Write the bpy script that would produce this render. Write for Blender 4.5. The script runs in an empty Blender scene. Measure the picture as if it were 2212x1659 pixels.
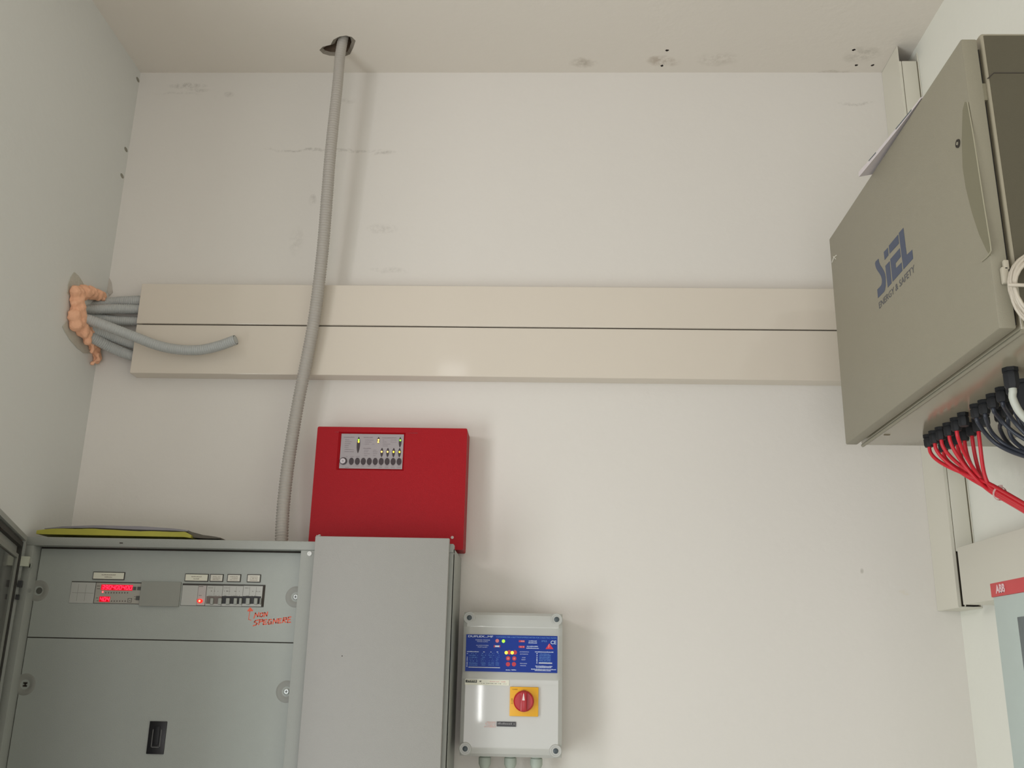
import bpy, bmesh, math, random
from mathutils import Vector, Matrix, noise
random.seed(7)
C = bpy.context.scene.collection
H = 1.55                                    # camera height above floor
F = 2079.4                                  # focal length in pixels of the 2212 px wide photo
MR = ((0.9993027589, 0.0308806828, 0.0209852302), (0.0111931441, 0.2884230349, -0.9574376567), (-0.0356189495, 0.9570049824, 0.2878762826))

def at(px, py, Y=None, X=None, Z=None):
    """a point of the room on the plane Y, X or Z (Z above the floor) seen in that direction from the camera"""
    v = (px - 1106, py - 829.5, F)
    d = [sum(MR[k][i] * v[k] for k in range(3)) for i in range(3)]
    k = Y / d[1] if Y is not None else (X / d[0] if X is not None else (Z - H) / d[2])
    return Vector((d[0]*k, d[1]*k, d[2]*k + H))

def rect(x0, y0, x1, y1, Y):
    ym = (y0+y1)/2; xm = (x0+x1)/2
    return at(x0, ym, Y).x, at(x1, ym, Y).x, at(xm, y1, Y).z, at(xm, y0, Y).z

# ------------------------------------------------------------------ materials
def lin(c):
    return tuple(((v/255)/12.92 if v/255 <= .04045 else ((v/255+.055)/1.055)**2.4) for v in c)

def mat(name, rgb, rough=.5, metal=0., emit=None, es=0., var=.04, scale=30, trans=0., bump=0., spec=.5, bscale=None):
    m = bpy.data.materials.new(name); m.use_nodes = True
    nt = m.node_tree; n = nt.nodes; b = n['Principled BSDF']
    c = lin(rgb)
    b.inputs['Roughness'].default_value = rough; b.inputs['Metallic'].default_value = metal
    b.inputs['Specular IOR Level'].default_value = spec
    tc = n.new('ShaderNodeTexCoord'); nz = n.new('ShaderNodeTexNoise'); nz.inputs['Scale'].default_value = scale; nz.inputs['Detail'].default_value = 4
    nt.links.new(tc.outputs['Object'], nz.inputs['Vector'])
    mx = n.new('ShaderNodeMix'); mx.data_type = 'RGBA'
    mx.inputs['A'].default_value = (*[v*(1-var) for v in c], 1); mx.inputs['B'].default_value = (*[min(1, v*(1+var)) for v in c], 1)
    nt.links.new(nz.outputs['Fac'], mx.inputs['Factor']); nt.links.new(mx.outputs['Result'], b.inputs['Base Color'])
    if trans: b.inputs['Transmission Weight'].default_value = trans
    if emit:
        b.inputs['Emission Color'].default_value = (*lin(emit), 1); b.inputs['Emission Strength'].default_value = es
    if bump:
        n2 = n.new('ShaderNodeTexNoise'); n2.inputs['Scale'].default_value = bscale or scale*4; n2.inputs['Detail'].default_value = 5
        nt.links.new(tc.outputs['Object'], n2.inputs['Vector'])
        bp = n.new('ShaderNodeBump'); bp.inputs['Strength'].default_value = bump; bp.inputs['Distance'].default_value = .002
        nt.links.new(n2.outputs['Fac'], bp.inputs['Height']); nt.links.new(bp.outputs['Normal'], b.inputs['Normal'])
    return m

def plaster(name, rgb, spots=(), ax=(0, 2)):
    """painted plaster; spots = (u, v, ru, rv, strength, rgb, noise scale): faint smudges and hairline cracks in the wall itself"""
    m = mat(name, rgb, rough=.85, var=.018, scale=2.2, bump=.35, bscale=55, spec=.25)
    nt = m.node_tree; n = nt.nodes; L = nt.links; b = n['Principled BSDF']
    cur = b.inputs['Base Color'].links[0].from_socket
    tc = n.new('ShaderNodeTexCoord'); sep = n.new('ShaderNodeSeparateXYZ'); L.new(tc.outputs['Object'], sep.inputs[0])
    def mth(op, a, c=None, clamp=False):
        x = n.new('ShaderNodeMath'); x.operation = op; x.use_clamp = clamp
        for i, s in enumerate((a, c)):
            if s is None: continue
            if isinstance(s, (int, float)): x.inputs[i].default_value = s
            else: L.new(s, x.inputs[i])
        return x.outputs[0]
    wz = n.new('ShaderNodeTexNoise'); wz.inputs['Scale'].default_value = 14; wz.inputs['Detail'].default_value = 6
    L.new(tc.outputs['Object'], wz.inputs['Vector'])
    warp = mth('MULTIPLY', mth('SUBTRACT', wz.outputs['Fac'], .5), .035)
    for (u, v, ru, rv, st, col, sc) in spots:
        du = mth('DIVIDE', mth('SUBTRACT', sep.outputs[ax[0]], u), ru)
        dv = mth('DIVIDE', mth('ADD', mth('SUBTRACT', sep.outputs[ax[1]], v), warp), rv)
        r = mth('ADD', mth('MULTIPLY', du, du), mth('MULTIPLY', dv, dv))
        g = mth('SUBTRACT', 1., r, True)
        nz = n.new('ShaderNodeTexNoise'); nz.inputs['Scale'].default_value = sc; nz.inputs['Detail'].default_value = 5; nz.inputs['Roughness'].default_value = .7
        L.new(tc.outputs['Object'], nz.inputs['Vector'])
        k = mth('MULTIPLY', mth('SUBTRACT', nz.outputs['Fac'], .40), 5, True)
        f = mth('MULTIPLY', mth('MULTIPLY', g, k), st, True)
        mx = n.new('ShaderNodeMix'); mx.data_type = 'RGBA'; mx.inputs['B'].default_value = (*lin(col), 1)
        L.new(f, mx.inputs['Factor']); L.new(cur, mx.inputs['A']); cur = mx.outputs['Result']
    L.new(cur, b.inputs['Base Color'])
    return m

# ------------------------------------------------------------------ mesh helpers (world coordinates)
def box(bm, x0, x1, y0, y1, z0, z1, bev=0, seg=2):
    r = bmesh.ops.create_cube(bm, size=1)
    vs = r['verts']
    for v in vs:
        v.co = Vector(((x0+x1)/2 + v.co.x*(x1-x0), (y0+y1)/2 + v.co.y*(y1-y0), (z0+z1)/2 + v.co.z*(z1-z0)))
    if bev:
        es = list({e for v in vs for e in v.link_edges})
        bmesh.ops.bevel(bm, geom=es, offset=bev, segments=seg, profile=.5, affect='EDGES')

def cyl(bm, p, axis, r, h, seg=24, r2=None, bev=0):
    """cylinder from p along axis, length h"""
    axis = Vector(axis).normalized()
    q = Vector((0, 0, 1)).rotation_difference(axis).to_matrix().to_4x4()
    M = Matrix.Translation(Vector(p) + axis*h/2) @ q
    res = bmesh.ops.create_cone(bm, cap_ends=True, segments=seg, radius1=r, radius2=r if r2 is None else r2, depth=h, matrix=M)
    return res['verts']

def lathe(bm, p, axis, prof, seg=24):
    """prof = [(radius, distance along axis)]"""
    axis = Vector(axis).normalized(); q = Vector((0, 0, 1)).rotation_difference(axis)
    rings = []
    for r, h in prof:
        rings.append([bm.verts.new(Vector(p) + q @ Vector((r*math.cos(2*math.pi*k/seg), r*math.sin(2*math.pi*k/seg), h))) for k in range(seg)])
    for a, b_ in zip(rings, rings[1:]):
        for k in range(seg):
            bm.faces.new((a[k], a[(k+1) % seg], b_[(k+1) % seg], b_[k]))
    bm.faces.new(rings[0][::-1]); bm.faces.new(rings[-1])

def prism(bm, pts, n, h):
    """polygon pts (3D) extruded by h along n"""
    n = Vector(n).normalized()
    a = [bm.verts.new(Vector(p)) for p in pts]; b_ = [bm.verts.new(Vector(p) + n*h) for p in pts]
    k = len(pts)
    bm.faces.new(a); bm.faces.new(b_[::-1])
    for i in range(k):
        bm.faces.new((a[i], b_[i], b_[(i+1) % k], a[(i+1) % k]))

def catmull(P, step):
    P = [Vector(p) for p in P]; P = [P[0]*2-P[1]] + P + [P[-1]*2-P[-2]]
    out = []
    for i in range(1, len(P)-2):
        p0, p1, p2, p3 = P[i-1:i+3]
        n = max(2, int((p2-p1).length/step))
        for k in range(n):
            t = k/n
            out.append(.5*((2*p1)+(p2-p0)*t+(2*p0-5*p1+4*p2-p3)*t*t+(3*p1-p0-3*p2+p3)*t**3))
    out.append(P[-2]); return out

def tube(bm, pts, rad, seg=12, caps=True):
    """tube through pts; rad a number or a function of (length along, index)"""
    n = len(pts); tan = [(pts[min(i+1, n-1)]-pts[max(i-1, 0)]).normalized() for i in range(n)]
    up = Vector((0, 1, 0)) if abs(tan[0].y) < .9 else Vector((0, 0, 1))
    nrm = tan[0].cross(up).normalized(); rings = []; s = 0
    for i in range(n):
        if i:
            s += (pts[i]-pts[i-1]).length
            nrm = (tan[i-1].rotation_difference(tan[i]) @ nrm); nrm = (nrm - tan[i]*nrm.dot(tan[i])).normalized()
        bn = tan[i].cross(nrm); r = rad(s, i) if callable(rad) else rad
        rings.append([bm.verts.new(pts[i] + nrm*(r*math.cos(2*math.pi*k/seg)) + bn*(r*math.sin(2*math.pi*k/seg))) for k in range(seg)])
    for a, b_ in zip(rings, rings[1:]):
        for k in range(seg):
            bm.faces.new((a[k], a[(k+1) % seg], b_[(k+1) % seg], b_[k]))
    if caps:
        bm.faces.new(rings[0][::-1]); bm.faces.new(rings[-1])

def finish(name, bm, m, origin=Vector((0, 0, 0)), smooth=None):
    bmesh.ops.recalc_face_normals(bm, faces=bm.faces)
    me = bpy.data.meshes.new(name)
    for v in bm.verts: v.co -= origin
    bm.to_mesh(me); bm.free()
    for x in (m if isinstance(m, (list, tuple)) else [m]): me.materials.append(x)
    o = bpy.data.objects.new(name, me); C.objects.link(o)
    if smooth is not None:
        for p in me.polygons: p.use_smooth = True
        me.set_sharp_from_angle(angle=math.radians(smooth))
    return o

def tag(o, label, cat, group=None):
    o['label'] = label; o['category'] = cat
    if group: o['group'] = group
    return o

def thing(name, label, cat, loc, group=None):
    o = bpy.data.objects.new(name, None); C.objects.link(o); o.location = loc; o.empty_display_size = .05
    return tag(o, label, cat, group)

def org(o):
    v = Vector((0, 0, 0))
    while o is not None: v += Vector(o.location); o = o.parent
    return v

def part(name, bm, m, parent, smooth=None, label=None):
    o = finish(name, bm, m, org(parent), smooth); o.parent = parent
    if label: o['label'] = label
    return o

def single(name, bm, m, label, cat, loc, group=None, smooth=None):
    o = finish(name, bm, m, Vector(loc), smooth); o.location = loc
    return tag(o, label, cat, group)

def struct(name, bm, m, smooth=None):
    o = finish(name, bm, m, smooth=smooth); o['kind'] = 'structure'; return o

def B(*a, **k):
    bm = bmesh.new(); box(bm, *a, **k); return bm

def text_bm(bm, s, origin, xd, yd, size, width=None, bold=0., sx=1.):
    """lettering s as flat mesh: origin = baseline left, xd right direction, yd up direction"""
    cu = bpy.data.curves.new('t', 'FONT'); cu.body = s; cu.size = 1; cu.offset = bold; cu.resolution_u = 3
    ob = bpy.data.objects.new('t', cu); C.objects.link(ob)
    dg = bpy.context.evaluated_depsgraph_get(); me = bpy.data.meshes.new_from_object(ob.evaluated_get(dg))
    bpy.data.objects.remove(ob); bpy.data.curves.remove(cu)
    if not me.vertices: return
    w = max(v.co.x for v in me.vertices); x0 = min(v.co.x for v in me.vertices)
    h = .72
    k = size/h; kx = (width/(w-x0)) if width else k*sx
    xd = Vector(xd).normalized(); yd = Vector(yd).normalized()
    for v in me.vertices:
        v.co = Vector(origin) + xd*((v.co.x-x0)*kx) + yd*(v.co.y*k)
    bm.from_mesh(me); bpy.data.meshes.remove(me)

def scribble(bm, x0, x1, z, h, Y, y_n=-1, dens=.72):
    """print too small to read: a row of uneven dashes"""
    x = x0; rnd = random.Random(int((x0*7919+z*104729)*1000))
    while x < x1:
        w = rnd.uniform(.4, 1.0)*h*1.1; w = min(w, x1-x)
        if rnd.random() < dens+.15:
            hh = h*rnd.uniform(.55, 1.)
            prism(bm, [(x, Y, z), (x+w*.8, Y, z), (x+w*.8, Y, z+hh), (x, Y, z+hh)], (0, -1, 0), .0001)
        x += w

# ------------------------------------------------------------------ colours
SM = (150, 138, 122)
def W(px, py): p = at(px, py, Y=2.2); return p.x, p.z
def spot(px, py, rx, ry, st, col=(120, 112, 100), sc=60):
    x, z = W(px, py); return (x, z, rx*.00116, ry*.00116, st*.62, col, sc)
wall_spots = [spot(405, 186, 50, 9, .55, sc=90), spot(495, 204, 14, 8, .5), spot(700, 325, 150, 4.5, .6, sc=120), spot(830, 332, 30, 6, .5, sc=100),
              spot(675, 436, 10, 14, .55, sc=20), spot(825, 495, 40, 14, .3, sc=90), spot(840, 583, 45, 8, .3, sc=90), spot(640, 520, 18, 40, .22), spot(752, 215, 22, 8, .3),
              spot(1850, 222, 45, 5, .5, sc=130), spot(1862, 1232, 4, 6, .8, (150, 145, 130), 5), spot(1955, 1275, 14, 6, .5, (205, 185, 130), 20), spot(385, 202, 60, 4, .3, sc=120), spot(430, 195, 30, 5, .4, sc=120)]
def CP(px, py): p = at(px, py, Z=H+1.522); return p.x, p.y
def cspot(px, py, rx, ry, st, col=(140, 125, 105), sc=40):
    x, y = CP(px, py); return (x, y, rx*.00125, ry*.0019, st, col, sc)
ceil_spots = [cspot(1260, 136, 32, 14, .5), cspot(1432, 132, 40, 13, .6, (150, 128, 105), 25), cspot(1550, 128, 50, 18, .25), cspot(1862, 118, 40, 20, .35, (125, 118, 100), 30), cspot(1800, 156, 50, 5, .3)]
M_wall = plaster('wall_paint', (226, 221, 214), wall_spots, (0, 2))
M_ceil = plaster('ceiling_paint', (226, 219, 209), ceil_spots, (0, 1))
M_side = plaster('side_wall_paint', (222, 222, 218), ())
M_right = plaster('right_wall_paint', (235, 234, 224), ())
M_floor = mat('floor_tile', (168, 162, 156), .6)
M_hole = mat('hole_dark', (70, 62, 55), .95, var=.3, bump=.8)
M_raw = mat('raw_plaster', (142, 134, 122), .95, var=.25, bump=1., scale=40)
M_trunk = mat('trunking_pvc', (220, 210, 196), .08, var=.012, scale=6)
M_trunk2 = mat('trunking_pvc_cream', (218, 214, 200), .38, var=.012, scale=6)
M_gap = mat('dark_gap', (62, 56, 50), .9)
M_cond = mat('conduit_grey', (182, 184, 182), .5, var=.03)
M_cond2 = mat('conduit_grey_light', (180, 174, 166), .5, var=.03)
M_foam = mat('orange_foam', (255, 192, 156), .8, var=.07, scale=60, bump=.8)
M_cab = mat('grey_powder_coat', (160, 162, 156), .5, var=.015, bump=.25, scale=40, bscale=600)
M_cabp = mat('grey_powder_coat_panel', (169, 173, 167), .5, var=.02, bump=.25, scale=40, bscale=600)
M_boss = mat('grey_boss', (148, 148, 141), .5)
M_cabd = mat('grey_powder_coat_door', (158, 156, 151), .5, var=.015, bump=.25, scale=40, bscale=600)
M_black = mat('black_plastic', (34, 34, 36), .4)
M_blackm = mat('black_plastic_matte', (28, 29, 32), .6, var=.2)
M_gask = mat('rubber_gasket', (58, 56, 52), .8)
M_glass = mat('smoked_glass', (84, 80, 76), .08, trans=.55)
M_screw = mat('zinc_screw', (205, 208, 205), .3, metal=.7)
M_white = mat('label_white', (214, 210, 198), .6)
M_ink = mat('ink_grey', (128, 124, 116), .8)
M_mbtn = mat('button_grey', (88, 88, 84), .5)
M_mod = mat('module_grey', (186, 186, 180), .5)
M_modd = mat('module_dark_grey', (70, 68, 64), .7)  # dark grey of cut-out edges, label holders and sticker print
M_modb = mat('module_black', (45, 45, 46), .5)
M_tog = mat('toggle_grey', (160, 162, 155), .45)
M_led = mat('display_red', (255, 40, 60), .5, emit=(255, 45, 75), es=3.2)
M_disp = mat('display_window', (150, 20, 30), .3, emit=(225, 0, 25), es=.75)
M_rlamp = mat('lamp_red', (230, 20, 30), .3, emit=(255, 40, 25), es=1.1)
M_rlampc = mat('lamp_core', (255, 140, 110), .3, emit=(255, 160, 120), es=2.)
M_marker = mat('red_marker', (238, 104, 78), .7)
M_red = mat('panel_red', (164, 6, 22), .5, var=.03, scale=90, bump=.3, bscale=500, spec=.25)
M_fac = mat('facia_silver', (162, 154, 156), .5)
M_dark = mat('oval_dark', (58, 46, 50), .35)
M_grn = mat('led_green', (120, 220, 40), .4, emit=(150, 245, 50), es=1.5)
M_yel = mat('led_yellow', (250, 220, 40), .4, emit=(255, 225, 60), es=1.8)
M_amb = mat('led_amber', (255, 190, 80), .4, emit=(255, 205, 110), es=1.8)
M_dup = mat('enclosure_grey', (188, 188, 182), .05, var=.01, scale=10)
M_blue = mat('panel_blue', (10, 50, 142), .4, var=.05, scale=200, spec=.25)
M_lite = mat('print_white', (205, 215, 235), .6)
M_lblue = mat('print_pale_blue', (110, 155, 215), .6)
M_btn = mat('print_red', (190, 45, 62), .4)
M_btn2 = mat('print_brick', (150, 70, 75), .4)
M_ye = mat('switch_yellow', (238, 176, 30), .4)
M_knob = mat('switch_red', (186, 36, 44), .35)
M_stick = mat('sticker_cream', (226, 224, 206), .5)
M_pink = mat('faded_pink_print', (222, 178, 170), .7)
M_siel = mat('beige_grey_steel', (146, 140, 122), .45, var=.02, bump=.25, scale=25, bscale=700)
M_sield = mat('beige_grey_steel_dark', (150, 144, 122), .42, var=.03, bump=.25, scale=25, bscale=700)
M_bodyg = mat('beige_grey_steel_glossy', (158, 150, 130), .16, var=.02, scale=25, spec=.6)
M_logo = mat('logo_slate_blue', (76, 84, 104), .6)
M_lens = mat('handle_olive', (122, 117, 94), .5)
M_rcab = mat('cable_red', (214, 38, 52), .42)
M_kcab = mat('cable_black', (52, 56, 66), .42)
M_gcab = mat('cable_grey', (196, 198, 186), .45)
M_wcab = mat('cable_white', (196, 186, 170), .45)
M_tie = mat('cable_tie', (225, 190, 185), .5)
M_paper = mat('paper_white', (214, 205, 205), .6)
M_pbag = mat('yellow_plastic', (176, 170, 66), .45, var=.2, scale=12)
M_gbag = mat('grey_film', (150, 146, 152), .35, var=.25, scale=14, trans=.15)
M_dbag = mat('dark_film', (92, 86, 74), .5, var=.2, scale=14)
M_abb = mat('inverter_grey', (188, 200, 194), .45)
M_abbr = mat('band_red', (206, 62, 66), .45)
M_abbt = mat('band_lettering', (226, 190, 192), .5)
M_scr = mat('screen_slate', (78, 92, 96), .25)
M_bolt = mat('bolt_slate', (70, 80, 84), .4)
M_gland = mat('gland_pale', (176, 184, 172), .5)

# ------------------------------------------------------------------ room shell
XL, XR, YB, ZC = -1.097, .915, 2.2, H + 1.522
YW = 1.18                                    # the left wall ends here, daylight comes in past it
YR = -2.6
bm = B(XL-.12, XR+.12, YB, YB+.15, 0, ZC+.02); struct('wall_back', bm, M_wall)
bm = B(XL-.15, XL, YW, YB, 0, ZC+.02); struct('wall_left', bm, M_side)
bm = B(XL-.15, XL, YR, -.9, 0, ZC+.02); bm2 = bm; struct('wall_left_rear', bm2, M_side)
bm = B(XR, XR+.15, YR, YB, 0, ZC+.02); struct('wall_right', bm, M_right)
bm = B(XL-1.4, XR+.15, YR, YB, -.1, 0); struct('floor', bm, M_floor)

# ceiling with a broken-out hole for the conduit and small drilled holes
def blob(cx, cy, r, n=9, jit=.25, seed=1):
    rd = random.Random(seed)
    return [(cx+math.cos(2*math.pi*k/n)*r*(1+rd.uniform(-jit, jit)), cy+math.sin(2*math.pi*k/n)*r*(1+rd.uniform(-jit, jit))) for k in range(n)]
main = [CP(*p) for p in [(690, 108), (697, 101), (714, 97), (720, 86), (733, 79), (748, 77), (760, 80), (768, 88), (763, 103), (756, 117), (744, 122), (728, 121), (712, 120), (698, 116)]]
dr = [blob(*CP(x, y), .0042, seed=i) for i, (x, y) in enumerate([(1441, 109), (1430, 142), (1844, 108), (1850, 141), (1885, 141)])]
bm = bmesh.new(); loops = []; edges = []
outer = [(XL-1.4, YR), (XR+.15, YR), (XR+.15, YB+.1), (XL-1.4, YB+.1)]
for lp in [outer, main]+dr:
    vs = [bm.verts.new((x, y, ZC)) for x, y in lp]
    es = [bm.edges.new((vs[i], vs[(i+1) % len(vs)])) for i in range(len(vs))]
    edges += es; loops.append(es)
bmesh.ops.triangle_fill(bm, edges=edges, use_beauty=True)
for i, es in enumerate(loops[1:]):
    r = bmesh.ops.extrude_edge_only(bm, edges=es)
    vs = [g for g in r['geom'] if isinstance(g, bmesh.types.BMVert)]
    c = sum((v.co for v in vs), Vector())/len(vs)
    for v in vs:
        v.co.z += .10 if i == 0 else .02
        if i == 0:
            v.co.x = c.x+.012+(v.co.x-c.x)*.75; v.co.y = c.y+(v.co.y-c.y)*.8
    f = bm.faces.new(vs) if len(vs) > 2 and False else None
    for e in [g for g in r['geom'] if isinstance(g, bmesh.types.BMFace)]: e.material_index = 2 if i == 0 else 1
    cap = bmesh.ops.contextual_create(bm, geom=[g for g in r['geom'] if isinstance(g, bmesh.types.BMEdge) and all(v in vs for v in g.verts)])
    for f in cap['faces']: f.material_index = 1
ceil = struct('ceiling', bm, [M_ceil, M_hole, mat('hole_crust', (128, 108, 90), .95, var=.35, bump=1.)])
# thin broken lip of plaster round the hole
bm = bmesh.new()
inner = [CP(*p) for p in [(697, 108), (706, 103), (722, 99), (728, 88), (738, 82), (748, 81), (756, 85), (759, 95), (755, 106), (750, 116), (742, 118), (728, 117), (712, 116), (702, 113)]]
for i in range(len(main)):
    j = (i+1) % len(main)
    q = [main[i], main[j], inner[j], inner[i]]
    zz = [ZC-.0004, ZC-.0004, ZC+.006, ZC+.006]
    bm.faces.new([bm.verts.new((p[0], p[1], z)) for p, z in zip(q, zz)])
part('broken_plaster_rim', bm, M_raw, ceil)
# drilled holes and gouged plaster at the left corner
wl = bpy.data.objects['wall_left']
bm = bmesh.new()
for x, y in [(297.5, 172), (272, 323), (263.5, 380)]:
    p = at(x, y, X=XL)
    prism(bm, [(XL-.0001, p.y+math.cos(a)*.010, p.z+math.sin(a)*.0055) for a in [k*math.pi/5 for k in range(10)]], (1, 0, 0), .0006)
part('drill_mark', bm, mat('drill_mark_grey', (150, 146, 134), .9), wl)
bm = bmesh.new()
def patchX(pts): prism(bm, [at(x, y, X=XL+.0002) for x, y in pts], (1, 0, 0), .0015)
patchX([(160, 588), (152, 598), (146, 615), (144, 632), (150, 640), (168, 632), (184, 622), (176, 607), (168, 595)])
patchX([(142, 694), (134, 706), (139, 716), (150, 734), (166, 752), (180, 763), (196, 764), (190, 742), (168, 722), (154, 712)])
part('gouged_plaster', bm, mat('gouged_plaster_grey', (196, 192, 180), .95, var=.12, bump=1.), wl)
bm = bmesh.new()
prism(bm, [at(x, y, Y=YB-.0002) for x, y in [(234, 596), (226, 600), (229, 622), (236, 640), (244, 632), (241, 610)]], (0, -1, 0), .0015)
part('gouged_plaster', bm, mat('gouged_plaster_warm', (196, 188, 178), .95, var=.12, bump=1.), bpy.data.objects['wall_back'])

# ------------------------------------------------------------------ wide wall trunking in two runs
def trunk_run(pts_z0, pts_z1, label, x0, x1, name='cable_trunking', yf=2.157):
    t = thing(name, label, 'cable trunking', ((x0+x1)/2, YB, pts_z0), 'horizontal trunking runs on the back wall')
    th = .0018
    bm = bmesh.new()
    box(bm, x0, x1, YB-.003, YB, pts_z0, pts_z1)
    box(bm, x0, x1, yf+.004, YB-.003, pts_z0, pts_z0+th); box(bm, x0, x1, yf+.004, YB-.003, pts_z1-th, pts_z1)
    part('channel', bm, M_trunk, t)
    bm = bmesh.new()
    box(bm, x0+.0005, x1, yf, yf+.003, pts_z0-.0004, pts_z1+.0004, bev=.001)
    box(bm, x0+.0005, x1, yf+.002, yf+.012, pts_z0-.0006, pts_z0+.001); box(bm, x0+.0005, x1, yf+.002, yf+.012, pts_z1-.001, pts_z1+.0006)
    part('lid', bm, M_trunk, t)
    return t
zb = H + .6665; zm = H + .790; zt = H + .8945
xe = at(291, 720, Y=2.157).x
trunk_run(zm+.0022, zt, 'upper cream trunking run on the back wall, above the dark seam', xe, .862)
trunk_run(zb, zm-.0022, 'lower cream trunking run on the back wall, below the dark seam', xe+.001, .862)
bm = B(xe+.012, .855, 2.163, 2.198, zm-.0024, zm+.0024)
single('joint_strip', bm, M_gap, 'thin dark seam strip between the two trunking runs on the back wall', 'seam strip', (0, 2.19, zm))

# vertical trunking in the right corner
t = thing('corner_trunking', 'cream vertical trunking in the right corner, passing behind the beige cabinet', 'cable trunking', (.89, 2.16, H+.15))
zt0, zt1 = H+.152, ZC
bm = bmesh.new()
yf = 2.088
def vtr(bm, x0, x1, y0, y1, z0, z1): box(bm, x0, x1, y0, y1, z0, z1)
vtr(bm, .8655, .8675, yf, YB-.0005, zt0, zt1-.001)
vtr(bm, .8675, XR-.0005, YB-.004, YB-.0005, zt0, zt1-.001)
vtr(bm, XR-.003, XR-.0005, yf, YB-.004, zt0, zt1-.02)
vtr(bm, .8675, .872, yf, yf+.004, zt0, zt1-.045)
part('channel', bm, M_trunk2, t)
bm = B(.8735, XR-.006, yf-.0015, yf+.002, H+.268, zt1-.045, bev=.0012); part('lid', bm, M_trunk2, t, smooth=30)
bm = bmesh.new()
vtr(bm, .8722, .8733, yf+.0005, yf+.002, zt0+.001, zt1-.046); vtr(bm, XR-.0058, XR-.0035, yf+.0005, yf+.002, zt0+.001, zt1-.046)
part('shadow_gap', bm, mat('groove_brown', (120, 112, 92), .9), t)
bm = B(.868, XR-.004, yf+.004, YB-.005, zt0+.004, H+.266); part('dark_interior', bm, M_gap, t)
bm = B(.866, XR-.001, yf-.002, YB-.001, zt0-.001, zt0+.0015); part('bottom_cap', bm, M_trunk2, t)

# horizontal trunking low on the right wall, its end cap open
t = thing('wall_trunking', 'wide cream horizontal trunking on the right wall, above the inverter with the red band', 'cable trunking', (.88, 1.5, H+.15))
bm = bmesh.new(); y1 = 2.028; z0, z1 = H+.153, H+.266
box(bm, .908, XR-.0005, .6, y1, z0, z1); box(bm, .853, .908, .6, y1, z0, z0+.002); box(bm, .853, .908, .6, y1, z1-.002, z1)
part('channel', bm, M_trunk2, t)
bm = B(.849, .8525, .6, y1-.004, z0-.001, z1+.001, bev=.0015); part('lid', bm, M_trunk2, t, smooth=30)
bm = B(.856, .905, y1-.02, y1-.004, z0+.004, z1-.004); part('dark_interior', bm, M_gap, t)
bm = bmesh.new()
for i, (zz, xx) in enumerate([(.235, .868), (.215, .872), (.196, .864)]):
    tube(bm, catmull([(xx, y1-.015, H+zz+.02), (xx-.004, y1-.001, H+zz), (xx+.004, y1-.012, H+zz-.03)], .006), .003, 8)
part('wire_end', bm, M_rcab, t, smooth=50)
# bent trunking offcut / open flap at the lower end
bm = bmesh.new()
prism(bm, [(.866, y1+.03, z0-.001), (.853, y1-.008, z0-.001), (.853, y1-.01, z0+.012), (.866, y1+.028, z0+.004)], (0, 0, -1), .002)
part('end_flap', bm, M_trunk2, t)

# ------------------------------------------------------------------ corrugated conduits
def corr(r, pitch, amp):
    return lambda s, i: r + (amp if (s/pitch) % 1 < .52 else -amp)
def fine(pts, step): 
    return catmull(pts, step)
# long one: floor cabinet to the ceiling
cl = [((743, 84), 2.07), ((735, 118), 2.088), ((729.5, 180), 2.094), ((721, 260), 2.098), ((713, 340), 2.102), ((706, 430), 2.11), ((698, 530), 2.118), ((688, 620), 2.124), ((677, 700), 2.128),
      ((662, 780), 2.132), ((646, 860), 2.138), ((632, 940), 2.138), ((620, 1020), 2.13), ((611.5, 1100), 2.12), ((608, 1165), 2.11), ((606, 1190), 2.105)]
pts = [at(*p, Y=y) for p, y in cl]; pts[0].z = ZC+.03
pp = catmull(pts, .0015)
bm = bmesh.new(); tot = sum((a-b_).length for a, b_ in zip(pp, pp[1:]))
def rr(s, i):
    k = min(1, max(0, (s-.10)/.35)); amp = .0002+.0010*k
    return .0138 - .0008*(1-k) + amp*math.sin(2*math.pi*s/.0066)
tube(bm, pp, rr, 16)
c0 = single('corrugated_conduit', bm, M_cond2, 'long grey corrugated conduit rising from the grey cabinet into the ceiling hole', 'conduit', (pts[-1].x, pts[-1].y, pts[-1].z), 'grey corrugated conduits', smooth=80)
def conduit(cpts, r, label, m=M_cond, open_end=False, pitch=.0052):
    pts = [at(p[0], p[1], Y=p[2]) for p in cpts]
    pp = catmull(pts, .0013); bm = bmesh.new()
    tube(bm, pp, lambda s, i: r+.0006*math.sin(2*math.pi*s/pitch), 16, caps=not open_end)
    if open_end:
        q = pp[::-1][:14]
        tube(bm, q, r*.82, 16)
    return single('corrugated_conduit', bm, m, label, 'conduit', tuple(pts[0]), 'grey corrugated conduits', smooth=80)
conduit([(190, 662, 2.135), (235, 654, 2.175), (292, 650, 2.178), (330, 650, 2.178)], .0125, 'topmost of the short grey conduits running from the orange foam into the trunking')
conduit([(168, 668, 2.10), (200, 668, 2.13), (250, 667, 2.16), (295, 668, 2.176), (330, 668, 2.178)], .0118, 'second short grey conduit from the top between foam and trunking, lying level')
conduit([(170, 684, 2.11), (205, 686, 2.15), (250, 692, 2.172), (292, 694, 2.18), (330, 696, 2.18)], .0108, 'short grey conduit partly hidden behind the long loose one at the foam')
conduit([(168, 684, 2.07), (196, 692, 2.085), (240, 708, 2.10), (290, 727, 2.115), (340, 746, 2.125), (385, 755, 2.13), (430, 756, 2.13), (470, 748, 2.125), (509, 734, 2.115)], .0118,
        'loose curved grey conduit hanging open-ended in front of the trunking', open_end=True)
conduit([(180, 706, 2.10), (205, 716, 2.13), (245, 729, 2.165), (287, 743, 2.178), (325, 750, 2.18)], .0120, 'second lowest short grey conduit between foam and trunking')
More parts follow.
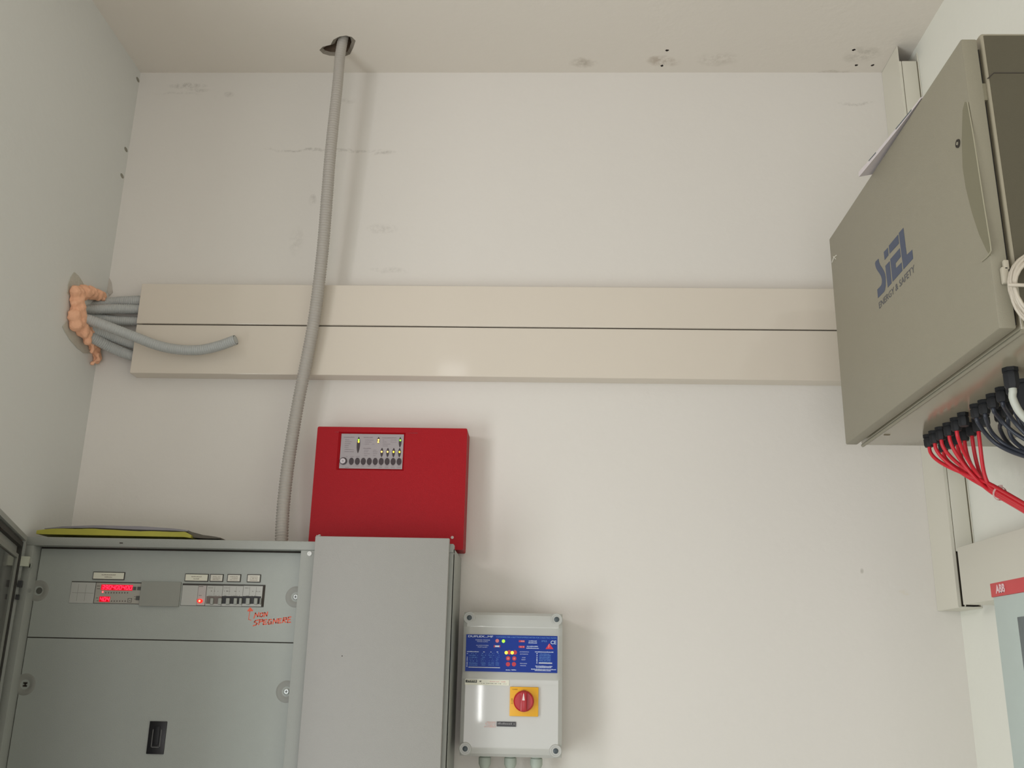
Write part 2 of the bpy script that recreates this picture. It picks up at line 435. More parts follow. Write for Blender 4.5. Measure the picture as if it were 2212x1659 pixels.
conduit([(185, 722, 2.11), (215, 738, 2.14), (245, 753, 2.165), (285, 768, 2.178), (325, 775, 2.18)], .0125, 'lowest short grey conduit slanting from foam to the trunking end')

# orange foam
fp = [(166, 636, .022), (180, 632, .021), (195, 633, .019), (209, 637, .017), (219, 642, .013), (228, 650, .009), (163, 648, .024), (164, 664, .025), (165, 680, .025), (166, 695, .024), (173, 707, .023), (184, 716, .020), (196, 722, .012), (205, 727, .009),
      (190, 732, .016), (198, 744, .016), (206, 754, .014), (208, 766, .013), (208, 778, .010)]
bm = bmesh.new()
rf = random.Random(11)
balls = []
for i, (x, y, r) in enumerate(fp):
    for q in range(4):
        k = .0 if q == 0 else 1.
        balls.append((x+k*rf.uniform(-9, 9), y+k*rf.uniform(-8, 8), r*(.95 if q == 0 else rf.uniform(.35, .7)), .006+k*rf.uniform(0, .012)))
for (x, y, r, dp) in balls:
    cx = at(x, y, X=XL+dp)
    if cx.y > YB-.008: cx = at(x, y, Y=YB-.004-dp)
    ico = bmesh.ops.create_icosphere(bm, subdivisions=2, radius=r, matrix=Matrix.Translation(cx))
    for v in ico['verts']:
        if v.co.x < XL+.0005: v.co.x = XL+.0005
        if v.co.y > YB-.0005: v.co.y = YB-.0005
fo = single('expanding_foam', bm, M_foam, 'lumpy orange expanding foam plugging the broken hole in the left corner', 'foam', (XL+.01, 2.1, H+.75), smooth=180)
rm = fo.modifiers.new('r', 'REMESH'); rm.mode = 'VOXEL'; rm.voxel_size = .0028; rm.use_smooth_shade = True
tx = bpy.data.textures.new('f', 'CLOUDS'); tx.noise_scale = .014; dm = fo.modifiers.new('d', 'DISPLACE'); dm.texture = tx; dm.strength = .007; dm.mid_level = .55

# ------------------------------------------------------------------ grey electrical cabinet
XC0, XC1 = -1.088, -.188; ZT = H+.2545; YF = 2.0
XM0, XM1 = -.506, -.474                     # mullion
cab = thing('electrical_cabinet', 'large grey steel electrical cabinet at lower left, glazed door open and side door closed', 'cabinet', ((XC0+XC1)/2, 2.1, 0))
bm = bmesh.new(); th = .0015
box(bm, XC0, XC0+th, YF+.001, YB-.002, .05, ZT); box(bm, XC1-th, XC1, YF+.008, YB-.002, .05, ZT-.008, bev=.0006)
box(bm, XC0+th, XC1-.02, YF+.02, YB-.002, ZT-th, ZT); box(bm, XC0, XC1, YB-.004, YB-.002, .05, ZT-.008)
box(bm, XC0, XC1, YF+.01, YB-.002, .05, .052)
part('body', bm, M_cab, cab)
# front frame: top rail, left stile, mullion, right stile
bm = bmesh.new()
zi = H+.2365                                 # underside of top rail
box(bm, XC0, XC1, YF, YF+.028, zi, ZT, bev=.0015)
xi = XC0+.0175
box(bm, XC0, xi, YF, YF+.036, .05, zi, bev=.001); box(bm, XM0, XM1, YF+.002, YF+.036, .05, zi, bev=.001)
box(bm, XC1-.02, XC1, YF+.002, YF+.028, .05, zi, bev=.001); box(bm, xi, XM0, YF, YF+.036, .05, .09)
part('frame', bm, M_cab, cab, smooth=40)
YP = 2.03
zs = H+.0505
up = part('upper_panel', (lambda bm: (box(bm, xi+.0015, XM0-.0015, YP, YP+.0015, zs+.0012, zi-.003, bev=.0005), bm)[1])(bmesh.new()), M_cabp, cab)
lo = part('lower_panel', B(xi+.0015, XM0-.0015, YP, YP+.0015, .10, zs-.0008, bev=.0005), M_cabp, cab)
bm = bmesh.new(); box(bm, xi, XM0, YP+.0025, YP+.004, .09, zi); part('dark_backing', bm, M_gap, cab)
# round fixing bosses with screws
for (x, y, d, big) in [(639, 1289.5, 1, 1), (619, 1494, 1, 1), (83, 1276, 0, 1), (54, 1478.5, 0, 0)]:
    p = at(x, y, Y=YP)
    bm = bmesh.new(); lathe(bm, (p.x, YP+.0003, p.z), (0, -1, 0), [(.0225, .0001), (.0200, .0008), (.0160, .0016), (.0130, .0008), (.009, .0002), (.006, .0002)], 32)
    bs = part('fixing_boss', bm, M_boss, cab, smooth=60)
    bm = bmesh.new()
    if d:
        lathe(bm, (p.x, YP-.0003, p.z), (0, -1, 0), [(.0060, 0), (.0060, .0015), (.0045, .0024)], 20)
        s = part('screw', bm, M_screw, bs, smooth=30)
        bm = bmesh.new(); y_ = YP-.0028
        box(bm, p.x-.0028, p.x+.0028, y_, y_+.0004, p.z-.0006, p.z+.0006); box(bm, p.x-.0006, p.x+.0006, y_, y_+.0004, p.z-.0028, p.z+.0028)
        part('screw_slot', bm, M_gap, bs)
    else:
        if big: lathe(bm, (p.x+.002, YP-.0004, p.z), (0, -1, 0), [(.0068, 0), (.006, .0006)], 20)
        else:
            box(bm, p.x-.0035, p.x+.005, YP-.0012, YP-.0006, p.z+.0012, p.z+.0046); box(bm, p.x-.0035, p.x+.005, YP-.0012, YP-.0006, p.z-.0046, p.z-.0012); box(bm, p.x-.001, p.x+.003, YP-.0012, YP-.0006, p.z-.003, p.z+.003)
        part('screw', bm, mat('hole_grey', (84, 84, 78), .7) if big else M_gap, bs)
# knock-outs on left stile
for x, y, r in [(66, 1222, .006), (64, 1276, .004)]:
    bm = bmesh.new(); p = at(x, y, Y=YF); lathe(bm, (p.x, YF+.0002, p.z), (0, -1, 0), [(r, 0), (r, .0005), (r*.75, .0006), (r*.7, .0002)], 20); part('knock_out', bm, M_cab, cab, smooth=30)
p = at(669, 1196, Y=YF+.002); bm = bmesh.new(); lathe(bm, (p.x, YF+.002, p.z), (0, -1, 0), [(.0048, 0), (.0048, .0018), (.0040, .0022), (.0022, .0022), (.002, .0008)], 20)
part('frame_screw', bm, mat('screw_white', (228, 228, 224), .4), cab, smooth=30)
p = at(262, 1173, Y=YF); bm = B(p.x-.0035, p.x+.0035, YF-.0006, YF+.001, p.z-.001, p.z+.001); part('scratch_mark', bm, M_gap, cab)
# black flush latch
x0, x1, z0, z1 = rect(319.5, 1558, 358, 1629, YP); x0 += .001
bm = bmesh.new(); box(bm, x0, x1, YP-.003, YP+.0005, z0, z1, bev=.001)
la = part('latch', bm, M_black, cab, smooth=40)
w = x1-x0; h_ = z1-z0
bm = bmesh.new()
for a, b_, c_, d_ in [(.24, .28, .2, .75), (.72, .76, .2, .75), (.24, .76, .2, .225)]:
    box(bm, x0+w*a, x0+w*b_, YP-.0038, YP-.002, z0+h_*c_, z0+h_*d_)
part('latch_rim', bm, mat('latch_rim_grey', (110, 110, 108), .4), la)
part('latch_pull', B(x0+w*.34, x0+w*.66, YP-.0055, YP-.002, z0+h_*.27, z0+h_*.86, bev=.002), M_blackm, la, smooth=40)

# modules in the upper panel
def A(x, y): return (140+x/8.508, 1210+y/8.508)          # measured on an enlarged crop
def Bq(x, y): return (385+x/7.9, 1225+y/7.9)
def R2(f, x0, y0, x1, y1, Y=YP):
    a = f(x0, y0); b_ = f(x1, y1); return rect(a[0], a[1], b_[0], b_[1], Y)
def plate(parent, name, f, c, m, t=.0012, Y=YP, label=None, bev=.0003):
    x0, x1, z0, z1 = R2(f, *c); return part(name, B(x0, x1, Y-t, Y+.0004, z0, z1, bev=bev), m, parent, label=label), (x0, x1, z0, z1)
# dark cut-out edges
for c, f in [((100, 398, 1412, 800), A), ((55, 290, 1474, 672), Bq)]:
    plate(cab, 'cut_out_edge', f, c, M_modd, t=.0006)
b1, r1 = plate(cab, 'blank_module', A, (104, 408, 548, 790), M_mod, t=.0011)
bm = bmesh.new(); x0, x1, z0, z1 = r1
for k in (.48,): box(bm, x0+.004, x1-.002, YP-.0014, YP-.001, z0+(z1-z0)*k, z0+(z1-z0)*k+.0007)
for k in (.3, .62): box(bm, x0+(x1-x0)*k, x0+(x1-x0)*k+.0006, YP-.0014, YP-.001, z0+.004, z1-.004)
part('module_groove', bm, mat('groove_grey', (150, 148, 140), .6), b1)
mt, rm_ = plate(cab, 'power_meter', A, (560, 422, 1396, 796), mat('meter_grey', (172, 168, 158), .45), t=.0016)
x0, x1, z0, z1 = rm_; Yd = YP-.0016
def mr(c): return R2(A, *c, Y=Yd)
dx0, dx1, dz0, dz1 = mr((668, 452, 1248, 555))
part('display_window', B(dx0, dx1, Yd-.0006, Yd, dz0, dz1), M_disp, mt)
SEG = {'0': 'abcdef', '1': 'bc', '2': 'abged', '3': 'abgcd', '4': 'fgbc', '5': 'afgcd', '6': 'afgedc', '7': 'abc', '8': 'abcdefg', '9': 'abcdfg', '-': 'g'}
def seven(bm, s, x0, x1, z0, z1, Y):
    n = len(s); w = (x1-x0)/n
    for i, ch in enumerate(s):
        a = x0+i*w+w*.14; b_ = x0+(i+1)*w-w*.14; zm_ = (z0+z1)/2; t = w*.13; sl = w*.08
        S = {'a': (a, b_, z1-t, z1), 'd': (a, b_, z0, z0+t), 'g': (a, b_, zm_-t/2, zm_+t/2), 'f': (a, a+t, zm_, z1), 'b': (b_-t, b_, zm_, z1), 'e': (a, a+t, z0, zm_), 'c': (b_-t, b_, z0, zm_)}
        for k in SEG.get(ch, ''):
            q = S[k]
            box(bm, q[0]+(sl if (q[2]+q[3])/2 > zm_ else 0), q[1]+(sl if (q[2]+q[3])/2 > zm_ else 0), Y-.0003, Y, q[2], q[3])
bm = bmesh.new(); seven(bm, '390400400', dx0+.0008, dx1-.0006, dz0+.0016, dz1-.0014, Yd-.0006); part('display_digits', bm, M_led, mt, label='glowing red digits 390400400')
ex0, ex1, ez0, ez1 = mr((634, 668, 830, 768))
part('display_window', B(ex0, ex1, Yd-.0006, Yd, ez0, ez1), M_disp, mt)
bm = bmesh.new(); seven(bm, '404', ex0+.0008, ex1-.0006, ez0+.0016, ez1-.0014, Yd-.0006); part('display_digits', bm, M_led, mt, label='glowing red digits 404')
bm = bmesh.new()
for k in range(9): 
    q = mr((745+k*50, 588, 762+k*50, 612)); box(bm, q[0], q[1], Yd-.0004, Yd, q[2], q[3])
for k in range(6):
    q = mr((850+k*50, 742, 868+k*50, 764)); box(bm, q[0], q[1], Yd-.0004, Yd, q[2], q[3])
for c in [(592, 470, 650, 480), (592, 520, 650, 530), (575, 690, 615, 700), (585, 742, 622, 752), (1275, 665, 1300, 672), (1275, 712, 1300, 720)]:
    q = mr(c); box(bm, q[0], q[1], Yd-.0003, Yd, q[2], q[3])
part('indicator_dots', bm, mat('meter_mark', (98, 84, 80), .6), mt)
bm = bmesh.new()
for c in [(1256, 490, 1312, 552), (1335, 490, 1398, 552), (1308, 660, 1388, 735)]:
    bm = bmesh.new(); q = mr(c); box(bm, q[0], q[1], Yd-.0010, Yd, q[2], q[3]); part('meter_button', bm, M_mbtn, mt)
q = mr((1155, 700, 1230, 778)); bm = bmesh.new()
for a in [(0, 1, .9, 1), (0, 1, 0, .1), (0, .12, 0, 1), (.88, 1, 0, 1), (.35, .65, .4, .55)]:
    W_, H_ = q[1]-q[0], q[3]-q[2]; box(bm, q[0]+W_*a[0], q[0]+W_*a[1], Yd-.0003, Yd, q[2]+H_*a[2], q[2]+H_*a[3])
part('printed_symbol', bm, mat('meter_mark2', (98, 94, 88), .6), mt)
bm = bmesh.new(); p = at(*A(698, 585), Y=Yd); cyl(bm, (p.x, Yd, p.z), (0, -1, 0), .002, .0006, 12); part('indicator_light', bm, mat('lamp_pink', (255, 120, 120), .4, emit=(255, 110, 110), es=.9), mt)
plate(cab, 'blank_cover', A, (1400, 402, 2128, 850), mat('cover_grey', (150, 151, 143), .5), t=.005, label='plain grey snap-in blank cover')
b2, r2 = plate(cab, 'blank_module', Bq, (62, 312, 330, 655), M_mod)
lm, r3 = plate(cab, 'indicator_module', Bq, (334, 314, 470, 655), mat('module_pinkish', (190, 182, 178), .5))
p = at(*Bq(374, 580), Y=YP); bm = bmesh.new()
v_ = cyl(bm, (p.x, YP-.001, p.z), (0, -1, 0), .0052, .003, 20, r2=.0045)
for v in v_: v.co.z = p.z+(v.co.z-p.z)*.85; v.co.x = p.x+(v.co.x-p.x)*1.2
pl = part('pilot_lamp', bm, M_rlamp, lm, smooth=40, label='glowing red pilot lamp')
bm = bmesh.new(); cyl(bm, (p.x, YP-.004, p.z), (0, -1, 0), .0022, .0004, 12); part('lamp_glow', bm, M_rlampc, lm)
bm = bmesh.new()
for c in [(355, 325, 430, 336), (350, 480, 400, 488)]:
    q = R2(Bq, *c, Y=YP-.0012); box(bm, q[0], q[1], YP-.0015, YP-.001, q[2], q[3])
part('printed_mark', bm, M_ink, lm)
for (c, sl, levers, dark) in [((478, 318, 748, 662), (480, 505, 742, 530), [(585, 52), (722, 60)], 0), ((752, 320, 1098, 668), (745, 495, 1098, 525), [(858, 62), (988, 56), (1075, 42)], 1), ((1102, 322, 1432, 672), (1098, 495, 1412, 525), [(1200, 66), (1335, 60), (1415, 20)], 1)]:
    cb, q = plate(cab, 'circuit_breaker', Bq, c, M_mod, t=.0012, label=['grey two-pole circuit breaker nearest the pilot lamp', 'middle circuit breaker with black bar', 'rightmost circuit breaker with black bar, above the red arrow'][[478, 752, 1102].index(c[0])])
    bm = bmesh.new(); x0, x1, z0, z1 = R2(Bq, sl[0]+2, 498, sl[2], 628); box(bm, x0, x1, YP-.0016, YP-.0008, z0, z1)
    part('toggle_recess', bm, M_modb if dark else mat('recess_brown', (120, 110, 104), .6), cb)
    bm = bmesh.new()
    for (lx, w_) in levers:
        a = R2(Bq, lx-w_/2, 532, lx+w_/2, 640)
        tb = bmesh.new(); box(tb, a[0], a[1], YP-.0075, YP-.001, a[2], a[3], bev=.0014)
        part('toggle', tb, M_tog, cb, smooth=40)
    bm.free()
    bm = bmesh.new(); n_ = 2 if c[2]-c[0] < 300 else 3
    for k in range(1, n_):
        xx = q[0]+(q[1]-q[0])*k/n_; box(bm, xx-.0002, xx+.0002, YP-.0014, YP-.001, q[2]+.022, q[3]-.002)
    scribble(bm, q[0]+.003, q[0]+.013, q[3]-.005, .0012, YP-.0013); scribble(bm, q[0]+.003, q[1]-.003, q[3]-.021, .0013, YP-.0013, dens=.3)
    scribble(bm, q[0]+.003, q[1]-.004, q[3]-.012, .002, YP-.0013, dens=.05)
    part('printed_mark', bm, M_ink, cb)
plate(cab, 'open_slot', Bq, (1436, 318, 1474, 670), M_gap, t=.0008)
# label holders
for f, c, yel, lab in [(A, (522, 218, 1108, 362), 1, 'wide label holder above the red meter'), (Bq, (118, 115, 520, 248), 1, 'wide label holder above the pilot lamp'), (Bq, (546, 120, 774, 252), 0, 'small label holder next to the wide one'), (Bq, (840, 122, 1072, 256), 0, 'middle small label holder'), (Bq, (1178, 125, 1410, 262), 0, 'rightmost small label holder')]:
    lh, q = plate(cab, 'label_holder', f, c, M_modd, t=.0022, label=lab)
    ins = .0016
    bm = B(q[0]+ins, q[1]-ins, YP-.0028, YP-.002, q[2]+ins, q[3]-ins); part('label_card', bm, M_stick if yel else M_white, lh)
    bm = bmesh.new(); xm = (q[0]+q[1])/2; W_ = (q[1]-q[0]); H_ = q[3]-q[2]
    if yel:
        scribble(bm, xm-W_*.22, xm+W_*.22, q[2]+H_*.56, .0024, YP-.0029, dens=.9); scribble(bm, xm-W_*.12, xm+W_*.12, q[2]+H_*.28, .0022, YP-.0029, dens=.9)
    else:
        for k in (.62, .42, .22): scribble(bm, xm-W_*.28, xm+W_*.3, q[2]+H_*k, .0016, YP-.0029, dens=.8)
    part('label_print', bm, mat('label_ink', (160, 152, 138), .8) , lh)
# red marker writing NON SPEGNERE with arrow
bm = bmesh.new()
SK = [0]
def stroke(pts, w=.0011):
    SK[0] += 1
    P = [at(*Bq(x, y), Y=YP-.0001) for x, y in pts]
    for a, b_ in zip(P, P[1:]):
        d = (b_-a); 
        if d.length < 1e-6: continue
        d.normalize(); n_ = Vector((-d.z, 0, d.x))*w; a2 = a-d*w*.6; b2_ = b_+d*w*.6
        o_ = Vector((0, -.00002*SK[0], 0)); bm.faces.new([bm.verts.new(q_+o_) for q_ in (a2+n_, b2_+n_, b2_-n_, a2-n_)])
stroke([(1222, 720), (1222, 760), (1200, 890), (1245, 908)], .0007)
for a in [[(1190, 745), (1228, 700)], [(1228, 700), (1268, 745)], [(1190, 745), (1268, 742)], [(1210, 730), (1255, 732)], [(1215, 722), (1245, 724)]]: stroke(a, .0013)
def letters(sp):
    for s in sp: stroke(s)
letters([[(1292, 875), (1318, 785), (1358, 845), (1378, 775)],                                   # N
         [(1400, 795), (1392, 840), (1420, 848), (1442, 835), (1448, 782), (1402, 790)],        # O
         [(1465, 848), (1478, 775), (1512, 835), (1524, 765)],                                 # N
         [(1378, 898), (1318, 915), (1298, 935), (1345, 962), (1330, 985), (1278, 1002)],      # S
         [(1372, 985), (1392, 900), (1440, 895), (1445, 920), (1388, 938)],                    # P
         [(1515, 895), (1462, 905), (1450, 980), (1510, 970)], [(1458, 940), (1500, 935)],     # E
         [(1595, 895), (1550, 900), (1532, 945), (1545, 975), (1585, 965), (1590, 935), (1565, 938)],  # G
         [(1615, 970), (1632, 885), (1668, 955), (1690, 880)],                                 # N
         [(1760, 880), (1712, 885), (1700, 955), (1755, 950)], [(1706, 920), (1745, 915)],     # E
         [(1778, 950), (1798, 868), (1845, 862), (1848, 890), (1795, 905), (1835, 945)],       # R
         [(1925, 850), (1878, 858), (1862, 945), (1918, 940)], [(1870, 900), (1912, 895)]])    # E
part('marker_writing', bm, M_marker, cab, label='handwritten red words NON SPEGNERE with an arrow')

# closed narrow side door
YD = 1.982
xd0, xd1 = -.4735, -.1955; zd = H+.2635
d = part('side_door', B(xd0, xd1, YD, YD+.0135, .06, zd, bev=.0016), M_cabd, cab, smooth=40, label='plain closed grey side door')
part('door_gasket', B(xd0+.01, xd1-.001, YD+.0135, YD+.0195, .06, zd-.012), M_gask, d)
bm = bmesh.new(); p = at(739, 1417, Y=YD); cyl(bm, (p.x, YD, p.z), (0, -1, 0), .0011, .0003, 8); part('small_mark', bm, M_gap, d)
bm = bmesh.new(); p = at(688, 1157, Y=YD+.006); box(bm, p.x-.004, p.x+.004, YD+.002, YD+.010, zd-.001, zd+.0022, bev=.001); part('hinge_pin', bm, M_cabd, d)

# open glazed door, hinged at the left
hx, hy = XC0+.004, YF-.006
ang = math.radians(-90+21.5)
ux, uy = math.cos(ang), math.sin(ang)       # direction from hinge along the door
nx, ny = uy, -ux                            # outside face normal (towards the left wall)
def DP(s, t, z): return Vector((hx+ux*s+nx*t, hy+uy*s+ny*t, z))
def dbox(bm, s0, s1, t0, t1, z0, z1):
    vs = [bm.verts.new(DP(s, t, z)) for z in (z0, z1) for s, t in ((s0, t0), (s1, t0), (s1, t1), (s0, t1))]
    for f in ((0, 1, 2, 3), (4, 5, 6, 7), (0, 1, 5, 4), (1, 2, 6, 5), (2, 3, 7, 6), (3, 0, 4, 7)): bm.faces.new([vs[i] for i in f])
WD = .58; zt_ = ZT-.001; zb_ = .06; fw = .030
bm = bmesh.new()
for (s0, s1, z0, z1) in [(0, WD, zt_-.010, zt_), (0, WD, zb_, zb_+fw), (0, .010, zb_+fw, zt_-.01), (WD-.010, WD, zb_+fw, zt_-.01)]: dbox(bm, s0, s1, 0, .016, z0, z1)
for (s0, s1, z0, z1) in [(.010, WD-.010, zt_-.055, zt_-.010), (.010, .052, zb_+fw, zt_-.055), (WD-.052, WD-.010, zb_+fw, zt_-.055)]: dbox(bm, s0, s1, .013, .016, z0, z1)
gd = part('glazed_door', bm, M_cab, cab, label='open glazed door seen nearly edge-on at the left border')
bm = bmesh.new()
for (s0, s1, z0, z1) in [(.016, WD-.016, zt_-.024, zt_-.014), (.016, .026, zb_+.04, zt_-.024), (WD-.026, WD-.016, zb_+.04, zt_-.024)]: dbox(bm, s0, s1, .004, .0132, z0, z1)
part('door_gasket', bm, M_gask, gd)
bm = bmesh.new(); dbox(bm, .050, WD-.050, .0085, .0115, zb_+.08, zt_-.045); part('glass_pane', bm, M_glass, gd, label='smoked glass pane')
bm = bmesh.new(); dbox(bm, .046, .056, .005, .0125, zb_+.07, zt_-.045); dbox(bm, .046, WD-.046, .005, .0125, zt_-.050, zt_-.042); part('glazing_bead', bm, mat('glazing_bead_grey', (140, 142, 134), .5), gd)
bm = bmesh.new()
dbox(bm, -.002, .014, -.012, .004, zt_-.062, zt_-.042); 
hg = part('hinge', bm, mat('hinge_cream', (196, 198, 180), .4), gd, label='pale cream hinge block')
bm = bmesh.new(); dbox(bm, .002, .02, -.006, .002, zt_-.105, zt_-.092); dbox(bm, .004, .016, -.004, .002, zt_-.13, zt_-.12); part('hinge_screw', bm, M_modb, gd)

# ------------------------------------------------------------------ sheets lying on top of the cabinet
def sheet(name, label, cat, m, prof, y0, y1, mat2=None, seed=3):
    """flat limp packet: prof = [(px, py_bottom, py_top)] measured along its front edge"""
    bm = bmesh.new(); rows = []
    for j in range(9):
        v = j/8; y = y0+(y1-y0)*v; rt = []; rb = []
        for (px, pb, pt) in prof:
            a = at(px, pb, Y=y0); b_ = at(px, pt, Y=y0)
            hh = max(.0006, (b_.z-a.z)); sc = math.sin(math.pi*min(1, .35+v*.65))**.5 if v < 1 else .2
            zz = max(ZT+.0006, a.z)
            rb.append(bm.verts.new((a.x, y, zz)))
            rt.append(bm.verts.new((a.x+.002*noise.noise(Vector((px*.03, v*3, seed))), y, zz+hh*sc*(1+.15*noise.noise(Vector((px*.02, v*4, seed+4)))))))
        rows.append((rb, rt))
    for (b0, t0), (b1_, t1) in zip(rows, rows[1:]):
        for i in range(len(prof)-1):
            bm.faces.new((t0[i], t0[i+1], t1[i+1], t1[i])); bm.faces.new((b0[i], b0[i+1], b1_[i+1], b1_[i]))
    for (b_, t) in (rows[0], rows[-1]):
        for i in range(len(prof)-1): bm.faces.new((b_[i], b_[i+1], t[i+1], t[i]))
    for i in (0, -1):
        for r0, r1_ in zip(rows, rows[1:]): bm.faces.new((r0[0][i], r1_[0][i], r1_[1][i], r0[1][i]))
    p = at(prof[len(prof)//2][0], prof[0][1], Y=(y0+y1)/2)
    return single(name, bm, m, label, cat, (p.x, (y0+y1)/2, ZT), smooth=60)
def cols(L, n=24):
    out = []; x0, x1 = L[0][0], L[-1][0]
    for k in range(n+1):
        x = x0+(x1-x0)*k/n
        for a, b_ in zip(L, L[1:]):
            if a[0] <= x <= b_[0]:
                t = (x-a[0])/(b_[0]-a[0]); out.append((x, a[1]+(b_[1]-a[1])*t, a[2]+(b_[2]-a[2])*t)); break
    return out
sheet('yellow_folder', 'yellow-green plastic folder lying flat on top of the grey cabinet', 'folder', M_pbag, cols([(78, 1153, 1145), (100, 1154, 1142), (200, 1156, 1141), (300, 1158, 1147), (400, 1160, 1148), (412, 1162, 1156)]), 2.012, 2.15)
sheet('clear_film_sleeve', 'greyish clear film sleeve lying on the yellow folder above the grey cabinet', 'plastic sleeve', M_gbag, cols([(96, 1142.5, 1141), (135, 1141, 1137), (200, 1140, 1134.5), (300, 1144, 1136), (370, 1146, 1141), (405, 1148, 1145)]), 2.016, 2.12, seed=9)
sheet('brown_bag', 'dark brown crumpled bag end beside the yellow folder on the grey cabinet', 'bag', M_dbag, cols([(180, 1147, 1140), (300, 1152, 1144), (400, 1160, 1145), (440, 1163, 1156), (455, 1163.5, 1157), (475, 1163.5, 1161)]), 2.022, 2.13, seed=12)

# ------------------------------------------------------------------ red fire panel
YRF = 2.130
ra = thing('alarm_panel', 'red alarm control panel on the wall just above the grey cabinet', 'alarm panel', (-.35, YB, H+.27))
x0, x1, z0, z1 = -.5235, -.179, H+.258, H+.5335
# front with a sunk facia: outer frame ring meshed round the recess
fx0, fx1, fz0, fz1 = rect(735, 937.5, 871, 1013, YRF+.004)
bm = bmesh.new()
gx = [x0, fx0-.006, fx1+.004, x1]; gz = [z0, fz0-.004, fz1+.003, z1]
for i in range(3):
    for j in range(3):
        if i == 1 and j == 1: continue
        vs = [bm.verts.new((gx[i+a], YRF, gz[j+b_])) for a, b_ in ((0, 0), (1, 0), (1, 1), (0, 1))]; bm.faces.new(vs)
o4 = [(gx[1], gz[1]), (gx[2], gz[1]), (gx[2], gz[2]), (gx[1], gz[2])]; i4 = [(fx0, fz0), (fx1, fz0), (fx1, fz1), (fx0, fz1)]
for k in range(4):
    j = (k+1) % 4
    bm.faces.new([bm.verts.new(v) for v in ((o4[k][0], YRF, o4[k][1]), (o4[j][0], YRF, o4[j][1]), (i4[j][0], YRF+.005, i4[j][1]), (i4[k][0], YRF+.005, i4[k][1]))])
bm.faces.new([bm.verts.new((a, YRF+.005, b_)) for a, b_ in i4])
cs = [(x0, z0), (x1, z0), (x1, z1), (x0, z1)]
for k in range(4):
    j = (k+1) % 4
    bm.faces.new([bm.verts.new(v) for v in ((cs[k][0], YRF, cs[k][1]), (cs[j][0], YRF, cs[j][1]), (cs[j][0], YB-.0005, cs[j][1]), (cs[k][0], YB-.0005, cs[k][1]))])
bm.faces.new([bm.verts.new((a, YB-.0005, b_)) for a, b_ in cs])
bmesh.ops.remove_doubles(bm, verts=bm.verts, dist=.00001)
es = [e for e in bm.edges if (all(abs(v.co.y-YRF) < 1e-5 for v in e.verts) and any(all(abs(getattr(v.co, ax)-val) < 1e-5 for v in e.verts) for ax, val in (('x', x0), ('x', x1), ('z', z0), ('z', z1)))) or (abs(e.verts[0].co.y-e.verts[1].co.y) > .03)]
bmesh.ops.bevel(bm, geom=es, offset=.0035, segments=3, profile=.5, affect='EDGES')
hs = part('housing', bm, M_red, ra, smooth=35)
# shallow sunk band lines left and right of the facia
zl = at(800, 934.5, Y=YRF).z; M_rs = mat('panel_red_shadow', (140, 20, 34), .5)
for a, b_ in [(at(723, 937, Y=YRF).x, fx0-.006), (fx1+.004, at(902, 936, Y=YRF).x)]: bm = bmesh.new(); prism(bm, [(a, YRF-.0001, zl), (b_, YRF-.0001, zl-.0006), (b_, YRF-.0001, zl+.0012), (a, YRF-.0001, zl+.0004)], (0, -1, 0), .0003); part('recess_line', bm, M_rs, ra)
Yf = YRF+.004
fa = part('facia', B(fx0+.0003, fx1-.0003, Yf-.0008, Yf+.0009, fz0+.0003, fz1-.0003), M_fac, ra, label='silver facia with indicator lights and buttons')
Yf -= .0008
def D(x, y): return (720+x/13.01, 925+y/13.01)
def oval(bm, cx, cy, rx, ry, Y, t=.0006, n=24, pointy=False):
    p = at(*D(cx, cy), Y=Y); a = rx/13.01*.00107; b_ = ry/13.01*.00113
    pts = []
    for k in range(n):
        c, s = math.cos(2*math.pi*k/n), math.sin(2*math.pi*k/n)
        if pointy: c = math.copysign(abs(c)**1.5, c)
        pts.append((p.x+a*c, Y, p.z+b_*s))
    prism(bm, pts, (0, -1, 0), t)
bm = bmesh.new()
ov = [(705, 470, 46, 222), (1270, 342, 36, 90), (1878, 395, 38, 140), (1363, 682, 40, 126), (1529, 684, 40, 126), (1694, 686, 40, 126), (1860, 688, 40, 126)]
for o_ in ov: bm = bmesh.new(); oval(bm, *o_, Yf, .0004, pointy=True); part('indicator_window', bm, M_dark, ra)
for (x, y, m) in [(714, 330, M_grn), (712, 382, M_yel), (1271, 330, M_amb), (1265, 388, M_amb), (1882, 340, M_grn), (1360, 662, M_amb), (1527, 664, M_amb), (1694, 666, M_yel), (1861, 668, M_yel)]:
    bm = bmesh.new(); oval(bm, x, y, 23, 26, Yf-.0004, .0006, 14)
    part('indicator_light', bm, m, ra)
for i, x in enumerate([507, 675, 842, 1010, 1177, 1345, 1512, 1680, 1848]):
    bm = bmesh.new(); oval(bm, x, 932+i*1, 66, 94, Yf, .0014, 24); part('push_button', bm, M_dark, ra, smooth=30)
p = at(*D(285, 925), Y=Yf)
bm = bmesh.new(); lathe(bm, (p.x, Yf, p.z), (0, -1, 0), [(.0084, 0), (.0084, .002), (.0066, .0024)], 28); kl = part('key_lock', bm, M_dark, ra, smooth=30)
bm = bmesh.new(); lathe(bm, (p.x-.001, Yf-.0024, p.z), (0, -1, 0), [(.0062, 0), (.0060, .001), (.0036, .001), (.0036, .0004)], 28); part('lock_ring', bm, mat('lock_ring_grey', (205, 196, 200), .4), kl)
bm = bmesh.new(); lathe(bm, (p.x-.001, Yf-.003, p.z), (0, -1, 0), [(.0018, 0), (.0018, .0006)], 14); part('key_hole', bm, M_fac, kl)
bm = bmesh.new()
